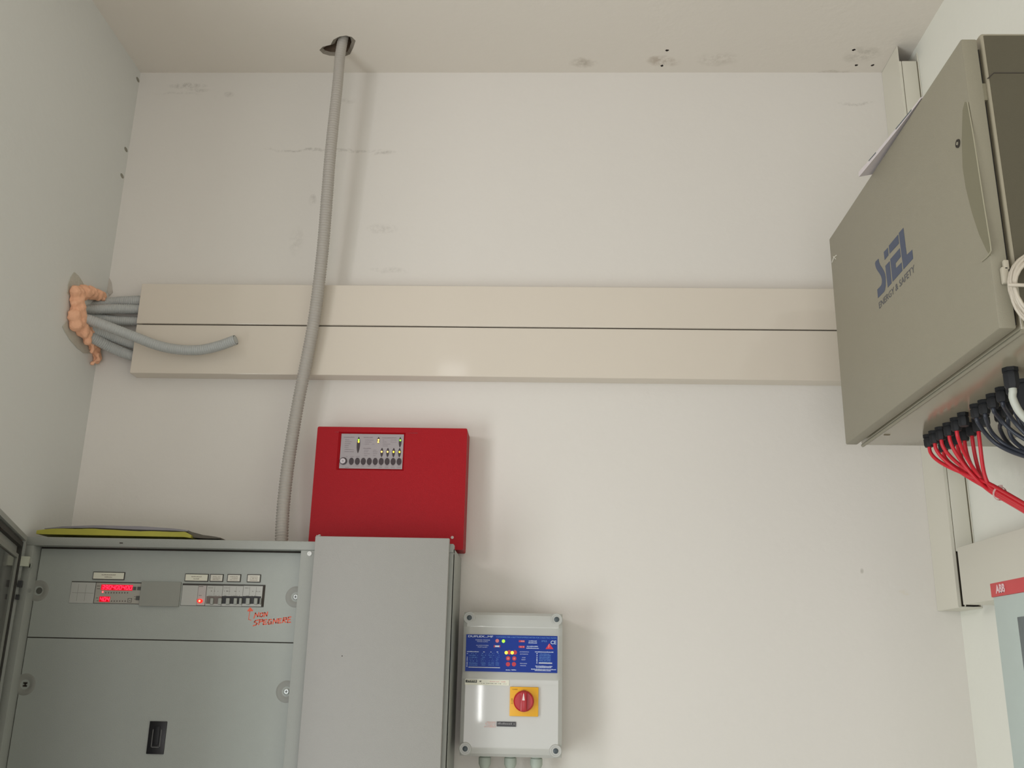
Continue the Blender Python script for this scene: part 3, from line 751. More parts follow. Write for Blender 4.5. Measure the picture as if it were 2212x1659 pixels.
for (xa, xb, y, h_) in [(295, 600, 262, 24), (330, 460, 335, 16), (322, 525, 388, 16), (320, 490, 440, 16), (318, 435, 496, 16), (315, 425, 550, 16), (312, 580, 610, 18), (308, 575, 665, 18), (850, 1115, 270, 24), (890, 1135, 340, 15), (888, 1085, 395, 15), (880, 1010, 450, 13), (1085, 1160, 450, 13),
                        (840, 1062, 575, 24), (870, 990, 620, 12), (862, 975, 668, 16), (862, 1030, 722, 16), (862, 960, 778, 14), (1120, 1215, 620, 12), (1112, 1245, 668, 16), (1112, 1235, 722, 16), (1112, 1190, 778, 14), (1375, 1780, 278, 22), (1385, 1435, 340, 15), (1385, 1500, 395, 15), (1385, 1605, 450, 15), (1385, 1535, 505, 14),
                        (1610, 1790, 340, 15), (1605, 1785, 395, 15), (355, 400, 800, 14), (465, 585, 800, 14), (635, 745, 800, 16), (620, 725, 1065, 13), (790, 860, 1065, 13), (945, 1050, 1065, 13), (1125, 1215, 1065, 12), (1290, 1365, 1065, 12), (1460, 1560, 1065, 12), (1630, 1720, 1065, 12), (1800, 1890, 1065, 12), (330, 440, 1108, 20), (1280, 1370, 1115, 18), (1450, 1560, 1115, 16), (1620, 1730, 1115, 16), (1790, 1900, 1115, 16)]:
    a = at(*D(xa, y), Y=Yf); b_ = at(*D(xb, y), Y=Yf); scribble(bm, a.x, b_.x, a.z, h_/13.01*.00115, Yf-.0001, dens=.85)
part('facia_print', bm, mat('facia_ink', (138, 128, 132), .8), ra)
for (x, y) in [(977, 1161), (690, 1157.5)]:
    p = at(x, y, Y=YRF); bm = bmesh.new(); lathe(bm, (p.x, YRF+.0002, p.z), (0, -1, 0), [(.0034, 0), (.0032, .0012), (.0016, .0014), (.0014, .0006)], 18)
    part('screw', bm, mat('screw_grey', (200, 185, 180), .35), ra, smooth=30)

# ------------------------------------------------------------------ pump controller box
dx0, dx1, dz0, dz1 = -.1690, .0398, H-.1635, H+.1235
YF2 = 2.088
du = thing('pump_control_box', 'grey plastic pump control box with blue facia, right of the grey cabinet', 'control box', (-.065, YB, dz0))
bm = bmesh.new(); box(bm, dx0+.002, dx1-.001, YF2+.035, YB-.0005, dz0+.002, dz1-.002, bev=.006, seg=3); part('base', bm, M_dup, du, smooth=40)
def E(x, y): return (940+x/4.622, 1300+y/4.622)
# lid profile along Z, raised steps
prof = [(dz0, YF2+.034), (dz0+.0005, YF2+.010), (dz0+.006, YF2+.004), (dz0+.016, YF2+.0022), (dz0+.030, YF2+.0012), (dz0+.036, YF2+.0009)]
za = at(*E(750, 770), Y=YF2).z; zb2 = at(*E(750, 712), Y=YF2).z; zc = at(*E(750, 325), Y=YF2).z; zd_ = at(*E(750, 262), Y=YF2).z
prof += [(za-.010, YF2+.0001), (za-.002, YF2), (za, YF2-.0002), (zb2, YF2+.006), (zb2+.002, YF2+.0065), (zc-.002, YF2+.0065), (zc, YF2+.006), (zd_, YF2-.001), (zd_+.003, YF2-.0015), (dz1-.006, YF2+.003), (dz1-.0005, YF2+.009), (dz1, YF2+.034)]
bm = bmesh.new(); n = 26; cols_ = []
for k in range(n+1):
    t = k/n; x = dx0+(dx1-dx0)*t
    e = min(t, 1-t)*(dx1-dx0); off = .006*max(0, 1-e/.006)**2 + .0005*(1-math.sin(math.pi*t)**.6)
    cols_.append([bm.verts.new((x, min(y+off, YF2+.034), z)) for z, y in prof])
for a, b_ in zip(cols_, cols_[1:]):
    for i in range(len(prof)-1): bm.faces.new((a[i], b_[i], b_[i+1], a[i+1]))
for cc in (cols_[0], cols_[-1]):
    x = cc[0].co.x; back = [bm.verts.new((x, YF2+.035, v.co.z)) for v in cc]
    for i in range(len(cc)-1): bm.faces.new((cc[i], cc[i+1], back[i+1], back[i]))
lid = part('lid', bm, M_dup, du, smooth=35)
# corner pockets with bolts
for (x, y, sx_, sz_) in [(338, 153, -1, 1), (1206, 173, 1, 1), (295, 1470, -1, -1), (1201, 1496, 1, -1)]:
    p = at(*E(x, y), Y=YF2)
    px = dx0+.012 if sx_ < 0 else dx1-.0125; pz = dz1-.0125 if sz_ > 0 else dz0+.0145
    bm = bmesh.new(); lathe(bm, (px, YF2+.012, pz), (0, -1, 0), [(.0135, 0), (.0130, .0105), (.0115, .0118), (.009, .0118), (.0085, .0112)], 28)
    cp = part('corner_boss', bm, mat('enclosure_boss', (180, 180, 174), .3), du, smooth=35)
    bm = bmesh.new(); lathe(bm, (px, YF2+.0012, pz), (0, -1, 0), [(.0054, 0), (.0052, .002), (.0040, .0028)], 18); part('bolt', bm, M_bolt, cp, smooth=35)
# blue facia
def G(x, y): return (990+x/9.617, 1355+y/9.617)
Yb = YF2+.0068
bx0, bx1, bz0, bz1 = rect(1006, 1373, 1204, 1451, YF2+.005)
bz1 = at(1105, 1372.2, Y=YF2+.005).z; bz0 = at(1105, 1451.8, Y=YF2+.005).z
fb = part('blue_facia', B(bx0, bx1, Yb-.0018, Yb+.0012, bz0, bz1), M_blue, du, label='blue printed facia with white lettering')
Yb -= .0018
X_ = (1, 0, 0); Z_ = (0, 0, 1)
def gp(x, y): 
    # undo the slight slope of rows seen in the photo
    u = (x-170)/(2060-170); v = (y-(140+45*u))/(790)
    return Vector((bx0+(bx1-bx0)*u, Yb, bz1-(bz1-bz0)*v))
def tx(bm, s, x, y, w, h, bold=.0):
    text_bm(bm, s, gp(x, y)+Vector((0, -.0002, 0)), X_, Z_, h/9.617*.00094, w/9.617*.00099, bold)
bm = bmesh.new()
tx(bm, 'DUPLEX...MF', 210, 200, 510, 40, .02)
tx(bm, 'CE', 1920, 355, 115, 75, .01)
tx(bm, 'PRESENZA TENSIONE', 365, 272, 295, 22); tx(bm, 'POWER SUPPLY', 400, 308, 225, 20)
tx(bm, 'ALLARME POMPA', 380, 388, 255, 20); tx(bm, 'PUMP ALARM', 418, 425, 190, 20)
tx(bm, 'AUTOMATICO', 1282, 530, 190, 20); tx(bm, 'AUTOMATIC', 1290, 578, 165, 20)
tx(bm, 'STOP', 1335, 655, 70, 20); tx(bm, 'RESET', 1325, 698, 82, 20)
tx(bm, 'MANUALE', 1295, 778, 140, 20); tx(bm, 'MANUAL', 1302, 825, 118, 20)
for (xa, xb, y) in [(1465, 1635, 295), (1460, 1640, 335), (1430, 1660, 410), (1420, 1680, 450), (1005, 1100, 915), (1120, 1220, 915), (1600, 1980, 530), (1610, 1960, 835), (1625, 1940, 862), (1525, 2035, 900), (1600, 1930, 928), (195, 440, 520), (530, 565, 528), (680, 705, 530), (810, 840, 532)]:
    a = gp(xa, y); b_ = gp(xb, y); scribble(bm, a.x, b_.x, a.z, .0019, Yb-.0002, dens=.85)
for k, y in enumerate([560, 640, 672, 705, 742, 775, 806, 838]): 
    a = gp(195, y); scribble(bm, a.x, a.x+.0022, a.z, .0022, Yb-.0002, dens=1)
for y in [572, 612, 650, 690, 728, 768]:
    a = gp(1630, y); scribble(bm, a.x, a.x+.0026, a.z, .0024, Yb-.0002, dens=1)
part('white_lettering', bm, M_lite, fb)
bm = bmesh.new()
tx(bm, 'COMANDO PER 2 ELETTROPOMPE/STARTER FOR 2 ELECTRIC PUMPS', 790, 210, 1235, 26, .01)
tx(bm, 'IP55', 1735, 310, 105, 38)
for y in [575, 610, 645, 680, 715, 750]: 
    a = gp(1690, y); b_ = gp(1925, y); scribble(bm, a.x, b_.x, a.z, .0017, Yb-.0002, dens=.8)
for y in [560, 598, 640, 680, 720, 765, 805]:
    for xa, xb in [(245, 420), (490, 590), (640, 760), (790, 865)]:
        a = gp(xa, y); b_ = gp(xb, y); scribble(bm, a.x, b_.x, a.z, .0016, Yb-.0002, dens=.35 if y < 750 else .8)
part('pale_blue_lettering', bm, mat('print_mid_blue', (92, 140, 205), .6), fb)
bm = bmesh.new()
def gbar(bm, x0_, y0_, x1_, y1_, t=.0003):
    a = gp(x0_, y0_); b_ = gp(x1_, y1_); box(bm, a.x, b_.x, Yb-t, Yb+.0001, b_.z, a.z)
gbar(bm, 235, 838, 885, 868); gbar(bm, 1680, 748, 1955, 778); gbar(bm, 772, 380, 862, 420)
part('white_strip', bm, mat('strip_white', (205, 206, 212), .6), fb)
bm = bmesh.new()
gbar(bm, 1262, 270, 1385, 315); gbar(bm, 1262, 390, 1385, 438); gbar(bm, 748, 375, 770, 425); gbar(bm, 864, 375, 880, 425)
part('red_print', bm, M_btn, fb)
for (x, y, r) in [(1048, 660, 44), (1175, 662, 44), (1048, 785, 44), (1170, 785, 44), (1070, 532, 44), (1185, 534, 44)]:
    bm = bmesh.new(); p = gp(x, y); lathe(bm, (p.x, Yb+.0001, p.z), (0, -1, 0), [(r/9.617*.00097, 0), (r/9.617*.00097, .0005)], 20); part('red_button', bm, M_btn, fb)
bm = bmesh.new()
for (x, y, s) in [(1048, 662, '0'), (1175, 664, '0')]: 
    p = gp(x, y); lathe(bm, (p.x, Yb-.0004, p.z), (0, -1, 0), [(.0020, 0), (.0020, .0003)], 14)
p = gp(815, 282); lathe(bm, (p.x, Yb-.0001, p.z), (0, -1, 0), [(.0038, 0), (.0038, .0004)], 18)
gbar(bm, 1300, 275, 1375, 308, .0006); gbar(bm, 1295, 398, 1320, 430, .0006); gbar(bm, 1345, 398, 1370, 430, .0006)
part('pale_red_symbol', bm, mat('print_pale_red', (216, 120, 125), .5), fb)
bm = bmesh.new(); a = [gp(1815, 462), gp(1978, 464), gp(1893, 338)]
prism(bm, [v+Vector((0, -.0001, 0)) for v in a], (0, -1, 0), .0003); wt = part('warning_triangle', bm, mat('warning_red', (205, 35, 60), .4), fb)
bm = bmesh.new(); P = [gp(1888, 362), gp(1872, 398), gp(1890, 400), gp(1876, 432)]
for a, b_ in zip(P, P[1:]): prism(bm, [a+Vector((-.0005, -.0005, 0)), a+Vector((.0005, -.0005, 0)), b_+Vector((.0005, -.0005, 0)), b_+Vector((-.0005, -.0005, 0))], (0, -1, 0), .0002)
part('pale_red_symbol', bm, mat('print_pink', (240, 170, 180), .5), fb)
for (x, y, m) in [(944, 290, M_grn), (1007, 538, M_yel), (1130, 540, M_yel)]:
    bm = bmesh.new(); p = gp(x, y); lathe(bm, (p.x, Yb-.0001, p.z), (0, -1, 0), [(.0034, 0), (.003, .001), (.001, .0014)], 18); part('indicator_light', bm, m, fb, smooth=40)
# sticker under it
x0, x1, z0, z1 = rect(1004.5, 1468, 1100, 1480, YF2)
st = part('sticker', B(x0, x1, YF2-.0012, YF2+.002, z0, z1), M_stick, du, label='cream strip sticker with small black logo box')
w = x1-x0
part('sticker_box', B(x0+.0012, x0+w*.27, YF2-.0016, YF2, z0+.0045, z1-.0012), mat('sticker_black', (52, 54, 50), .5), st)
bm = bmesh.new(); text_bm(bm, ':MWB', (x0+.004, YF2-.0018, z0+.0060), X_, Z_, .0050, w*.21, .0)
part('sticker_lettering', bm, M_stick, st)
bm = bmesh.new(); scribble(bm, x0+w*.33, x0+w*.37, z0+.006, .003, YF2-.0014, dens=1); scribble(bm, x0+w*.37, x0+w*.95, z0+.0028, .0014, YF2-.0014, dens=.3)
part('sticker_print', bm, M_modd, st)
bm = bmesh.new(); scribble(bm, x0+w*.55, x0+w*.92, z0+.0065, .002, YF2-.0014, dens=.6); part('sticker_print', bm, M_pink, st)
# rotary isolator
x0, x1, z0, z1 = rect(1101, 1484, 1163, 1547.5, YF2-.004)
sw = part('switch_plate', B(x0, x1, YF2-.006, YF2+.002, z0, z1, bev=.0012), M_ye, du, smooth=40, label='square yellow switch plate')
cx = (x0+x1)/2; cz = (z0+z1)/2; p = at(*E(889, 998), Y=YF2-.02)
bm = bmesh.new(); lathe(bm, (cx-.0005, YF2-.006, cz+.001), (0, -1, 0), [(.0205, 0), (.0212, .003), (.0205, .012), (.018, .0145)], 40); kn = part('rotary_knob', bm, M_knob, sw, smooth=35, label='round dark red rotary knob')
bm = bmesh.new(); box(bm, cx-.0072, cx+.0062, YF2-.030, YF2-.018, cz-.019, cz+.0195, bev=.003); part('knob_grip', bm, mat('knob_grip_red', (176, 34, 44), .3), sw, smooth=40)
bm = bmesh.new(); prism(bm, [(cx-.0034, YF2-.0301, cz+.003), (cx+.0020, YF2-.0301, cz+.003), (cx-.0002, YF2-.0301, cz+.0165), (cx-.0012, YF2-.0301, cz+.0165)], (0, -1, 0), .0004); part('pointer', bm, mat('pointer_white', (235, 215, 210), .5), sw)
bm = bmesh.new(); text_bm(bm, 'I ON', (cx-.0045, YF2-.0062, z1-.0095), X_, Z_, .0048, .0085); text_bm(bm, 'COMEPI', (x0+.005, YF2-.0062, z1-.0062), X_, Z_, .0024, .0105)
text_bm(bm, 'O OFF', (x0+.0070, YF2-.0062, cz-.005), Z_, (-1, 0, 0), .0040, .011); part('switch_lettering', bm, mat('switch_ink', (120, 80, 20), .6), sw)
x0, x1, z0, z1 = rect(1073, 1559, 1114.5, 1569.5, YF2)
bl = part('name_strip', B(x0, x1, YF2-.0018, YF2+.002, z0, z1), mat('strip_black', (48, 48, 50), .35), du, label='small black name strip')
bm = bmesh.new(); scribble(bm, x0+.002, x1-.002, z0+.004, .0038, YF2-.002, dens=.7); part('strip_print', bm, mat('strip_ink', (130, 128, 128), .5), bl)
x0, x1, z0, z1 = rect(1046, 1559, 1072, 1572, YF2); bm = bmesh.new()
for k in range(4): scribble(bm, x0+k*.001, x1, z0+.001+k*.003, .0018, YF2-.0004, dens=.6)
part('faded_print', bm, M_pink, du)
for x in (495, 750, 1010):
    p = at(*E(x, 1575), Y=2.14); bm = bmesh.new()
    lathe(bm, (p.x, 2.142, dz0+.003), (0, 0, -1), [(.0115, 0), (.0115, .006), (.0105, .007), (.0128, .008), (.0128, .020), (.009, .028), (.009, .05)], 16)
    part('cable_gland', bm, M_gland, du, smooth=35)

# ------------------------------------------------------------------ beige inverter switch cabinet on the right wall
XS = .61; k_ = XS/.66
SY0, SY1 = 1.345*k_-.001, 2.098*k_-.008; SZ0, SZ1 = H+.4975*k_, H+.9925*k_
s_ = thing('switch_cabinet', 'beige-grey steel cabinet with blue logo on the right wall', 'cabinet', (XR, (SY0+SY1)/2, SZ0))
dt = .0235
door = part('door', B(XS, XS+dt, SY0, SY1, SZ0, SZ1, bev=.0025), M_siel, s_, smooth=40, label='beige-grey cabinet door with logo')
bx = XS+dt+.0065; gz = .004
body = bmesh.new(); box(body, bx, XR-.0005, SY0+.002, SY1-.002, SZ0-.0015, SZ1+.012, bev=.005, seg=3)
body = part('body', body, M_bodyg, s_, smooth=40)
part('shaded_side_skin', B(bx+.0045, XR-.001, SY0+.0008, SY0+.003, SZ0+.004, SZ1+.0065, bev=.0006), mat('beige_grey_steel_shade', (88, 82, 65), .5, var=.05, bump=.25, scale=25, bscale=700), s_)  # shade of the near side painted as a darker skin over the body
part('door_gasket', B(XS+dt, bx+.002, SY0+.012, SY1-.012, SZ0+.01, SZ1-.01), M_gask, s_)
# folded steel rim along the bottom front of the body
bm = bmesh.new(); tube(bm, [Vector((bx+.003, SY0+.004, SZ0-.002)), Vector((bx+.003, (SY0+SY1)/2, SZ0-.002)), Vector((bx+.003, SY1-.004, SZ0-.002))], .0035, 12)
part('folded_rim', bm, M_siel, s_, smooth=60)
# seam on near side
zsm = at(2160, 157, Y=SY0).z
bm = bmesh.new(); box(bm, bx+.012, XR-.0006, SY0+.0004, SY0+.003, zsm-.0008, zsm+.0008); prism(bm, [(bx+.0, SY0+.0007, zsm-.010), (bx+.0025, SY0+.0007, zsm-.010), (bx+.0135, SY0+.0007, zsm+.0008), (bx+.0115, SY0+.0007, zsm+.0008)], (0, -1, 0), .0004)
part('seam', bm, M_gap, s_)
bm = B(XS+dt-.001, bx+.001, SY0+.006, SY0+.012, at(2128, 175, Y=SY0).z-.028, at(2128, 175, Y=SY0).z); part('hinge', bm, M_sield, s_)
# handle recess (lens shape), lock
def S3(f, x, y, X=XS-.0004): return at(*f(x, y), X=X)
def H1(x, y): return (1760+x/3.3186, 60+y/3.3186)
def H2(x, y): return (1760+x/3.190, 460+y/3.190)
pts = [H1(*q) for q in [(1078, 530), (1062, 590), (1056, 800), (1062, 1000), (1085, 1150), (1130, 1330), (1180, 1480), (1235, 1600), (1262, 1635)]]+[H2(*q) for q in [(1212, 262)]]
right = [H1(*q) for q in [(1262, 1560), (1220, 1320), (1185, 1080), (1150, 860), (1125, 700), (1100, 540)]]
bm = bmesh.new(); prism(bm, [at(x, y, X=XS-.0001) for x, y in pts+right], (-1, 0, 0), .0005)
hr = part('handle_recess', bm, M_lens, door, label='olive lens-shaped finger recess')
bm = bmesh.new(); P = [at(*H1(*q), X=XS-.0012) for q in [(1095, 535), (1128, 720), (1160, 920), (1200, 1180), (1235, 1400), (1262, 1570)]]+[at(*H2(*q), X=XS-.0012) for q in [(1212, 268), (1190, 300), (1150, 335)]]
tube(bm, catmull(P, .004), .0009, 8); part('handle_edge', bm, mat('edge_light', (158, 152, 130), .45), door, smooth=60)
p = at(*H1(1030, 830), X=XS); bm = bmesh.new(); lathe(bm, (XS, p.y, p.z), (-1, 0, 0), [(.0065, 0), (.0065, .002), (.0045, .002), (.0045, .0005)], 18); part('lock', bm, M_gap, door, smooth=40)
bm = bmesh.new(); lathe(bm, (XS, p.y, p.z), (-1, 0, 0), [(.0028, 0), (.0028, .0022)], 12); part('lock_core', bm, M_siel, door)
bm = bmesh.new(); P = [at(*H2(*q), X=XS-.0003) for q in [(120, 340), (133, 305), (150, 292)]]; tube(bm, P, .0012, 6); P = [at(*H2(*q), X=XS-.0003) for q in [(128, 300), (146, 318)]]+[]; tube(bm, P, .001, 6); part('white_scuff', bm, M_white, door)
# logo
def Lg(x, y): return (1860+x/7.9, 470+y/7.9)
polys = [[(298, 703), (308, 760), (325, 805), (355, 850), (388, 905), (408, 955), (418, 1010), (422, 1080), (420, 1160), (410, 1225), (395, 1265), (290, 1375), (278, 1228), (325, 1180), (348, 1150), (358, 1110), (358, 1055), (345, 1005), (320, 960), (285, 910), (262, 870), (248, 825), (240, 785), (250, 748)],
         [(388, 590), (458, 513), (468, 640), (405, 725)], [(415, 825), (487, 745), (522, 1120), (458, 1195)], [(475, 480), (633, 290), (648, 440), (487, 618)],
         [(500, 710), (660, 525), (680, 665), (590, 780), (597, 865), (692, 765), (706, 905), (540, 1095)], [(645, 265), (722, 175), (780, 637), (873, 548), (888, 700), (725, 885)]]
bm = bmesh.new()
for pl_ in polys: prism(bm, [at(*Lg(x, y), X=XS-.0001) for x, y in pl_], (-1, 0, 0), .0003)
part('logo', bm, M_logo, door, label='slate blue logo reading SIEL')
a = at(*Lg(310, 1558), X=XS-.0004); b_ = at(*Lg(916, 912), X=XS-.0004)
bm = bmesh.new(); text_bm(bm, 'ENERGY & SAFETY', a, (b_-a), (0, 0, 1), .0125, (b_-a).length, .008)
part('logo_lettering', bm, mat('lettering_slate', (92, 92, 96), .6), door, label='lettering ENERGY & SAFETY')
zb0 = SZ0-.0015
bm = bmesh.new(); a = at(1910, 939, Z=zb0); b_ = at(1924, 938, Z=zb0); box(bm, a.x, b_.x, a.y-.002, a.y+.003, zb0-.0008, zb0); part('drain_slot', bm, mat('slot_brown', (120, 108, 88), .8), s_)
def gland(x, y, r=.0088, hgt=.024):
    zt2 = zb0
    p = at(x, y-11, Z=zt2-.004)
    bm = bmesh.new(); R = r
    lathe(bm, (p.x, p.y, zt2), (0, 0, -1), [(R*1.14, 0), (R*1.14, .006), (R*.92, .0065), (R*.92, .0085), (R*1.1, .009), (R*1.08, hgt-.004), (R*.85, hgt), (R*.5, hgt)], 8)
    part('cable_gland', bm, M_blackm, s_, smooth=30)
    return Vector((p.x, p.y, zt2-hgt+.001))
front = [(2005, 955), (2017, 947), (2031, 939), (2048, 930), (2064, 919), (2080, 908), (2107, 890), (2125, 881), (2143, 868), (2163, 854), (2184, 838)]
back = [(2036, 966), (2051, 958), (2066, 950), (2081, 941), (2097, 930), (2111, 920), (2125, 908), (2158, 897), (2174, 886), (2190, 872), (2208, 856)]
gf = [gland(*q) for q in front]; gb = [gland(*q) for q in back]
gg = gland(2182, 812, r=.0105, hgt=.032); gland(2207, 850-10, r=.016, hgt=.05)

CN = [0]
def proj(p):
    q = (p.x, p.y, p.z-H); v = [sum(MR[i][k]*q[k] for k in range(3)) for i in range(3)]
    return 1106+F*v[0]/v[2], 829.5+F*v[1]/v[2]
def cable(start, way, r, m, label, cat, group, name):
    s2 = start+Vector((0, 0, -.006)); y2 = proj(s2)[1]
    if len(way) < 10: way = [w_ for w_ in way if proj(w_)[1] > y2+6 or w_ is way[-1]]; pts = [start, s2]+way
    else: pts = [start]+way
    CN[0] += 1; e_ = pts[-1]; d_ = (e_-pts[-2]).normalized()
    T_ = Vector((.864+.006*(CN[0] % 6), 1.02+.008*(CN[0]//6), H+.262))
    pts += [e_*(1-t)**3+(e_+d_*.10)*3*t*(1-t)**2+(T_+Vector((0, .05, .07)))*3*t*t*(1-t)+T_*t**3 for t in [k/14 for k in range(1, 15)]]
    bm = bmesh.new(); tube(bm, catmull(pts, .006), r, 10)
    return single(name, bm, m, label, cat, tuple(start), group, smooth=60)
rnd = random.Random(2)
def wpt(x, y, X, j=.0): return at(x, y, X=X+j)
ends = ['first', 'second', 'third', 'fourth', 'fifth', 'sixth', 'seventh', 'eighth', 'ninth', 'tenth', 'eleventh']
reds = [(gf[0], [(2028, 985), (2055, 1018), (2085, 1033)]), (gf[1], [(2027, 985), (2050, 1012), (2080, 1028)]), (gf[2], [(2043, 970), (2058, 1000), (2090, 1032)]), (gf[3], [(2060, 968), (2080, 1000), (2103, 1036)]), (gf[4], [(2074, 960), (2090, 1000), (2112, 1036)]),
        (gb[0], [(2053, 985), (2066, 1008), (2092, 1030)]), (gb[2], [(2084, 975), (2098, 1000), (2116, 1030)]), (gb[3], [(2102, 968), (2110, 995), (2124, 1028)]), (gb[4], [(2114, 960), (2114, 985), (2128, 1024)]), (gb[5], [(2124, 955), (2115, 985), (2130, 1020)])]
def bez(a, b_, c_, d_, n=22):
    return [a*(1-t)**3+b_*3*t*(1-t)**2+c_*3*t*t*(1-t)+d_*t**3 for t in [k/n for k in range(n+1)]]
for i, (g, w) in enumerate(reds):
    o = ((i*3) % 5-2)*4.2; o2 = ((i*7) % 3-1)*.0065
    X1 = .80
    en = wpt(2150, 1060+o, X1+o2); d_ = (wpt(2195, 1086+o, X1+o2)-en).normalized()
    drop = .028+.0026*abs(i-4)+(.022 if i > 6 else 0)
    ww = bez(g+Vector((0, 0, -.004)), g+Vector((0, 0, -drop)), en-d_*(.075 if i < 7 else .05), en)[1:]
    ww += [wpt(2195, 1086+o, X1+o2), wpt(2240, 1112+o, X1+o2)]
    lab = ['red cable from the leftmost gland of the front row under the beige cabinet', 'red cable from the second gland of the front row', 'red cable from the third gland of the front row', 'red cable from the fourth gland of the front row', 'red cable from the fifth gland of the front row',
           'red cable from the leftmost gland of the back row', 'fourth red cable counted from the right end of the bundle top', 'third red cable from the right, leaving a back-row gland', 'second red cable from the right, dropping almost straight', 'rightmost red cable, crossing down to the left'][i]
    cable(g, ww, .0035, M_rcab, lab, 'cable', 'red cables under the beige cabinet', 'red_cable')
blacks = [(gf[6], [(2128, 935), (2150, 957), (2185, 976), (2235, 992)]), (gf[7], [(2137, 925), (2152, 945), (2180, 965), (2235, 985)]), (gf[8], [(2160, 905), (2185, 930), (2215, 950), (2240, 965)]), (gf[9], [(2176, 890), (2192, 912), (2220, 942), (2245, 965)]), (gf[10], [(2196, 880), (2208, 905), (2232, 940)]),
          (gb[7], [(2160, 925), (2172, 950), (2195, 972), (2240, 996)]), (gb[8], [(2178, 920), (2185, 945), (2205, 965), (2240, 985)]), (gb[9], [(2200, 905), (2215, 935), (2240, 960)])]
for i, (g, w) in enumerate(blacks):
    ww = [wpt(x, y, g.x+(.80-g.x)*(k+1)/4) for k, (x, y) in enumerate(w)]
    lab = ['leftmost black cable under the beige cabinet, hanging lowest', 'second black cable from the left under the beige cabinet', 'black cable from the third front gland right of the red ones', 'black cable just left of the grey cable', 'black cable behind the grey cable',
           'short-looped black cable from the back row, crossing behind the front ones', 'black cable dropping steeply from the back row', 'rightmost black cable at the photo border'][i]
    cable(g, ww, .0036, M_kcab, lab, 'cable', 'black cables under the beige cabinet', 'black_cable')
cable(gg, [wpt(2187, 858, gg.x), wpt(2197, 882, gg.x+.005), wpt(2214, 903, gg.x+.012), wpt(2240, 922, gg.x+.02)], .0058, M_gcab, 'thick pale grey cable from the nearest gland under the beige cabinet', 'cable', None, 'grey_cable')
# cable tie round the red bundle
a = at(2160, 1066, X=.80); bm = bmesh.new(); c1 = at(2195, 1086, X=.80); ax = (c1-a).normalized(); u = ax.cross(Vector((1, 0, 0))).normalized(); v = ax.cross(u)
ring = [a+u*math.cos(t_)*.0115+v*math.sin(t_)*.0105 for t_ in [k*2*math.pi/24 for k in range(25)]]
for k in range(24):
    p, q = ring[k], ring[k+1]; n_ = (p-a).normalized()*.0012
    for s in (1,): prism(bm, [p-ax*.0022, q-ax*.0022, q+ax*.0022, p+ax*.0022], n_, .0012)
hd = a+u*.0120
box(bm, hd.x-.003, hd.x+.003, hd.y-.003, hd.y+.003, hd.z-.003, hd.z+.003, bev=.0006)
single('cable_tie', bm, M_tie, 'pale plastic cable tie round the bundle of red cables', 'cable tie', tuple(a), smooth=30)

# coil of white cable on the near side of the cabinet
cc = at(2262, 628, Y=SY0-.02); bm = bmesh.new(); pts = []
N = 8
for i in range(N*28):
    t_ = i/28*2*math.pi; lp = i/28
    R = .0535-.0022*((lp*1.7) % 5); 
    pts.append(Vector((cc.x+.004*math.sin(lp*2.1)+R*math.cos(t_)*.98, cc.y+.006*math.sin(lp*1.3+t_*.5)-.002*lp*.4, cc.z+.004*math.cos(lp*1.7)+R*1.06*math.sin(t_))))
tube(bm, pts, .0025, 8)
coil = single('cable_coil', bm, M_wcab, 'coil of white network cable hanging on the near side of the beige cabinet', 'cable', tuple(cc), smooth=60)
bm = bmesh.new(); P = [cc+Vector((-.055, -.010, .004)), cc+Vector((-.04, -.016, .001)), cc+Vector((-.01, -.017, -.001)), cc+Vector((.02, -.014, .002))]; tube(bm, catmull(P, .004), .0026, 8)
part('wrapping_turn', bm, M_wcab, coil, smooth=60)
p = at(2171, 592, Y=SY0-.006); bm = bmesh.new()
box(bm, p.x-.0045, p.x+.0045, p.y-.003, p.y+.005, p.z-.014, p.z+.010, bev=.0015); box(bm, p.x-.001, p.x+.006, p.y-.003, p.y+.003, p.z+.006, p.z+.020, bev=.001); part('plug', bm, mat('clear_plug', (190, 182, 164), .3), coil, smooth=40, label='clear plastic network plug')

# paper pack lying on top of the cabinet, overhanging the door
a = at(1858, 380, X=XS-.016); zt3 = SZ1+.0145
bm = bmesh.new(); y1 = a.y; y0 = at(1990, 214, X=XS).y
prof_ = []
n = 12; rows = []
for k in range(n+1):
    t_ = k/n; y = y1+(y0-y1)*t_; ov_ = .018*(1-t_)**1.3+.0005; th_ = .010*(1-.75*t_)
    zlo = SZ1+.0005 + (.012 if False else 0)
    sec = [(XS-ov_, zlo+.003*(1-t_)), (bx-.004, zlo+.0125), (XS+.14, zlo+.0135)]
    rows.append([bm.verts.new((q[0], y, q[1])) for q in sec]+[bm.verts.new((q[0], y, q[1]+th_)) for q in sec[::-1]])
for r0, r1_ in zip(rows, rows[1:]):
    for i in range(6): bm.faces.new((r0[i], r0[(i+1) % 6], r1_[(i+1) % 6], r1_[i]))
bm.faces.new(rows[0]); bm.faces.new(rows[-1])
pk = single('paper_pack', bm, M_paper, 'white paper pack lying on top of the beige cabinet and overhanging its door', 'papers', (XS+.1, (y0+y1)/2, SZ1), smooth=30)
bm = bmesh.new()
